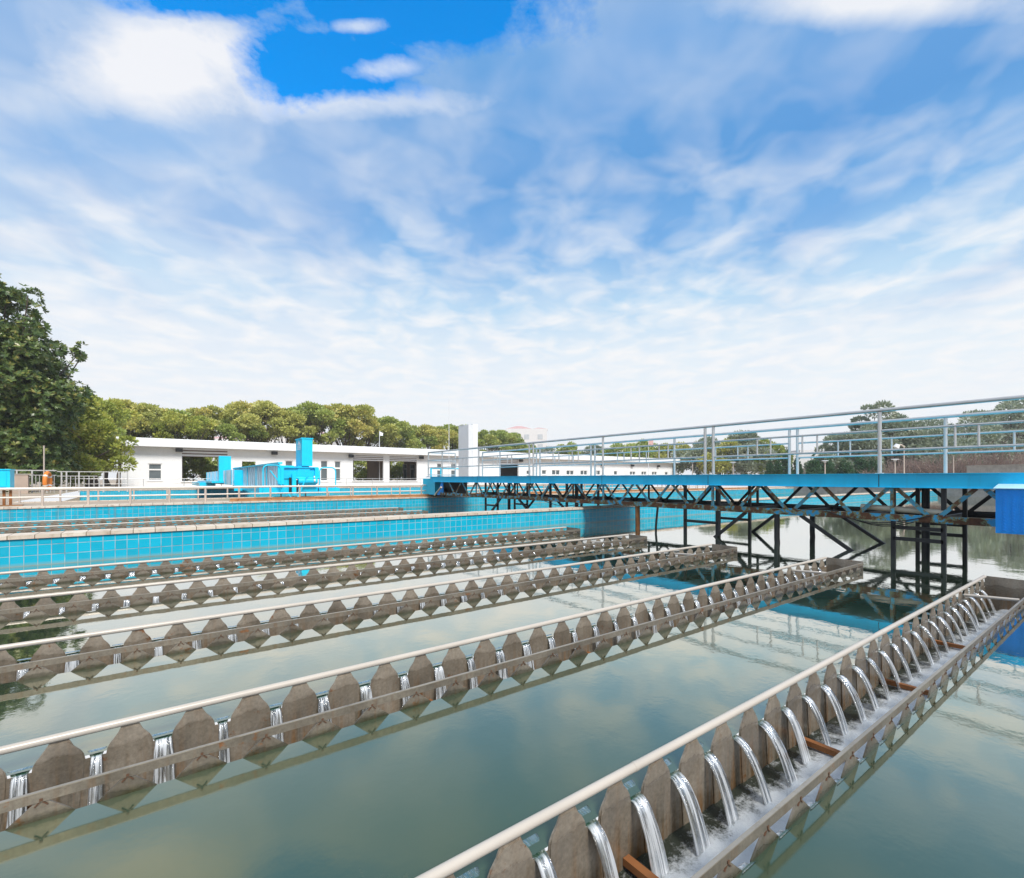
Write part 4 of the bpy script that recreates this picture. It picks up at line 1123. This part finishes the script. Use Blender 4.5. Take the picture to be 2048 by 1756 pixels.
lamp(1466,924,62,'small garden lamp by the rounded trees'); lamp(1650,921,58,'small garden lamp before the dark conifers'); lamp(1790,918,54,'small garden lamp before the bare shrubs'); lamp(1385,922,64,'small garden lamp at the corner of the pump house')
t,p,z1=pole('floodlight_pole',1808,894,950,54,'pale pole with white floodlight bent over before the bare shrubs','floodlight',.09,'railpost')
m=MB(); m.tube([(p.x,p.y,z1),(p.x-.15,p.y+.2,z1+.25),(p.x-.45,p.y+.5,z1+.2)],.08,8); m.build('bent_arm',M['railpost'],t)
m=MB(); m.tube([(p.x-.4,p.y+.45,z1+.3),(p.x-.5,p.y+.6,z1-.05)],[.22,.32],12); m.build('lamp_head',M['white'],t)
t,p,z1=pole('pole_post',1907,912,950,50,'thin pale post between the rail posts and the parapet','pole',.06,'railpost')
m=MB(); m.tube([(p.x,p.y,z1),(p.x,p.y,z1+.05)],.09,8); m.build('post_cap',M['railpost'],t)

# ------------------------------------------------------------------ light and sky
SUN_EL,SUN_AZ=R(46),math.atan2(-1.0,-.14)   # sun stands behind the camera, over -Y
sd=Vector((math.cos(SUN_EL)*math.cos(SUN_AZ),math.cos(SUN_EL)*math.sin(SUN_AZ),math.sin(SUN_EL)))
l=bpy.data.lights.new('sun','SUN'); l.energy=4.2; l.angle=R(18); l.color=(1,.95,.87)
so=bpy.data.objects.new('sun',l); so.rotation_euler=sd.to_track_quat('Z','Y').to_euler(); so.location=(0,-20,40); C.objects.link(so)

w=bpy.data.worlds.new('World'); sc.world=w; w.use_nodes=True; nt=w.node_tree; nt.nodes.clear()
gen=N(nt,'ShaderNodeTexCoord').outputs['Generated']
rot=N(nt,'ShaderNodeVectorRotate',rotation_type='Z_AXIS',i_Vector=gen,i_Angle=math.pi/2-ALPHA).outputs[0]
s=N(nt,'ShaderNodeSeparateXYZ',i_0=rot); X_,Y_,Z_=s.outputs
zc=mth(nt,'ADD',mth(nt,'MAXIMUM',Z_,0.0),.10)
P2=N(nt,'ShaderNodeCombineXYZ',i_0=mth(nt,'DIVIDE',X_,zc),i_1=mth(nt,'DIVIDE',Y_,zc),i_2=0.0).outputs[0]
yy=mth(nt,'MAXIMUM',Y_,.15)
U_=mth(nt,'DIVIDE',X_,yy); V_=mth(nt,'DIVIDE',Z_,yy)
sky=N(nt,'ShaderNodeTexSky',sky_type='NISHITA',sun_disc=False,sun_elevation=SUN_EL,sun_rotation=math.pi/2-SUN_AZ,dust_density=.6,ozone_density=2.0)
nish=mixc(nt,1.0,sky.outputs[0],(.006,.21,.34),'MULTIPLY')
base_=ramp(nt,Z_,[(0,(.93,.95,.98)),(.13,(.89,.94,.98)),(.24,(.79,.885,.97)),(.33,(.50,.72,.93)),(.43,(.21,.46,.82)),(.52,(.12,.35,.73)),(.66,(.16,.39,.76)),(.77,(.50,.61,.76)),(1,(.62,.70,.80))])
def blob(u0,v0,ru,rv):
    a=mth(nt,'DIVIDE',mth(nt,'SUBTRACT',U_,u0),ru); b=mth(nt,'DIVIDE',mth(nt,'SUBTRACT',V_,v0),rv)
    return mth(nt,'POWER',2.718,mth(nt,'MULTIPLY',mth(nt,'ADD',mth(nt,'MULTIPLY',a,a),mth(nt,'MULTIPLY',b,b)),-1.0))
# broad soft veils
mpv=N(nt,'ShaderNodeMapping',i_Vector=P2,i_Scale=(1.25,.75,1),i_Rotation=(0,0,.35)).outputs[0]
mp2=N(nt,'ShaderNodeMapping',i_Vector=P2,i_Scale=(1.0,.95,1),i_Rotation=(0,0,-.25)).outputs[0]
v1=mth(nt,'ADD',mth(nt,'MULTIPLY',noise(nt,mpv,1.3,4,.5,.4),.65),mth(nt,'MULTIPLY',noise(nt,mp2,3.6,4,.5,.3),.35))
left=mth(nt,'MULTIPLY',blob(-.85,.55,.65,.5),.17)
veil=mth(nt,'ADD',v1,left)
veil=mth(nt,'SUBTRACT',veil,mth(nt,'ADD',mth(nt,'MULTIPLY',blob(.55,.52,.6,.26),.16),mth(nt,'MULTIPLY',blob(.40,.80,.6,.16),.09)))
col=mixc(nt,ramp(nt,veil,[(.40,0),(.78,.80)]),base_,ramp(nt,Z_,[(.15,(.86,.90,.97)),(.33,(.72,.81,.94)),(.48,(.50,.65,.88)),(.66,(.48,.63,.88)),(.8,(.7,.76,.86))]))
# small puffs towards the horizon
v2=noise(nt,mp2,5.2,3,.5,.35)
fade=ramp(nt,Z_,[(.05,.3),(.18,.95),(.33,.85),(.45,.5),(.62,.22)])
col=mixc(nt,mth(nt,'MULTIPLY',ramp(nt,v2,[(.40,0),(.68,.95)]),fade),col,(.95,.955,.97))
# darker blue-grey undersides upper right
v3=noise(nt,mpv,2.1,3,.5)
col=mixc(nt,mth(nt,'MULTIPLY',mth(nt,'MULTIPLY',ramp(nt,v3,[(.45,0),(.7,1)]),ramp(nt,V_,[(.3,0),(.5,1)])),.4),col,(.12,.34,.74))
# bright heaped clouds high left and high right, open blue gap between
q1=mth(nt,'ADD',mth(nt,'MULTIPLY',noise(nt,N(nt,'ShaderNodeMapping',i_Vector=P2,i_Location=(3.1,1.7,0)).outputs[0],4.2,8,.62,.5),.62),mth(nt,'MULTIPLY',noise(nt,P2,15,6,.65),.38))
def edge(b,k=.9,lo=.5,hi=.62): return ramp(nt,mth(nt,'ADD',b,mth(nt,'MULTIPLY',mth(nt,'SUBTRACT',q1,.5),k)),[(lo,0),(hi,1)])
gap=mth(nt,'MAXIMUM',blob(-.36,.86,.20,.10),mth(nt,'MAXIMUM',blob(-.20,.96,.34,.10),blob(-.60,.99,.22,.05)))
gapm=mth(nt,'MULTIPLY',edge(gap,2.1,.26,.66),ramp(nt,gap,[(.10,0),(.32,1)]))
# bright heap beside the gap, with its shaded belly
belly=edge(blob(-.80,.70,.30,.08),1.2,.35,1.0); col=mixc(nt,mth(nt,'MULTIPLY',belly,.55),col,(.24,.48,.84))
cl1=edge(blob(-.70,.86,.24,.13),1.1,.30,.80); col=mixc(nt,mth(nt,'MULTIPLY',cl1,.95),col,(.92,.93,.965))
rim=edge(blob(-.38,.775,.34,.04),1.6,.30,.95); col=mixc(nt,mth(nt,'MULTIPLY',rim,.75),col,(.84,.88,.96))
col=mixc(nt,gapm,col,nish)
cl2=edge(blob(-.25,.845,.085,.028),2.2,.42,1.0); col=mixc(nt,mth(nt,'MULTIPLY',cl2,.7),col,(.80,.86,.95))
cl4=edge(blob(-.32,.93,.07,.02),2.2,.42,1.0); col=mixc(nt,mth(nt,'MULTIPLY',cl4,.7),col,(.80,.86,.95))
cl3=edge(blob(.76,.985,.34,.055),1.0,.22,.95); col=mixc(nt,mth(nt,'MULTIPLY',cl3,.9),col,(.93,.94,.965))
bg=N(nt,'ShaderNodeBackground',i_Color=col,i_Strength=1.0)
L(nt,bg.outputs[0],N(nt,'ShaderNodeOutputWorld').inputs[0])

# ------------------------------------------------------------------ air
hm=bpy.data.materials.new('thin_pale_haze'); nt=nodes(hm)
pv=N(nt,'ShaderNodeVolumePrincipled',i_Color=(.97,.985,1,1),i_Density=.0006)
L(nt,pv.outputs[0],N(nt,'ShaderNodeOutputMaterial').inputs[1])
hb=MB(); hb.box(-306,426,-206,426,-2.4,19.0)
ho=hb.build('haze',hm); tag(ho,None,None,kind='stuff')

# ------------------------------------------------------------------ camera
cam=bpy.data.cameras.new('camera'); co=bpy.data.objects.new('camera',cam); C.objects.link(co)
co.location=CAM; co.rotation_euler=(math.pi/2,0,-(math.pi/2-ALPHA))
cam.sensor_width=36; cam.lens=FPX/2048*36; cam.shift_y=(HY-878)/2048; cam.clip_end=3000; cam.clip_start=.05
sc.camera=co
vs_=sc.view_settings; vs_.view_transform='Standard'; vs_.look='None'; vs_.exposure=0; vs_.gamma=1
sc.cycles.max_bounces=8; sc.cycles.transparent_max_bounces=16; sc.cycles.caustics_reflective=False; sc.cycles.caustics_refractive=False
sc.cycles.sample_clamp_indirect=6
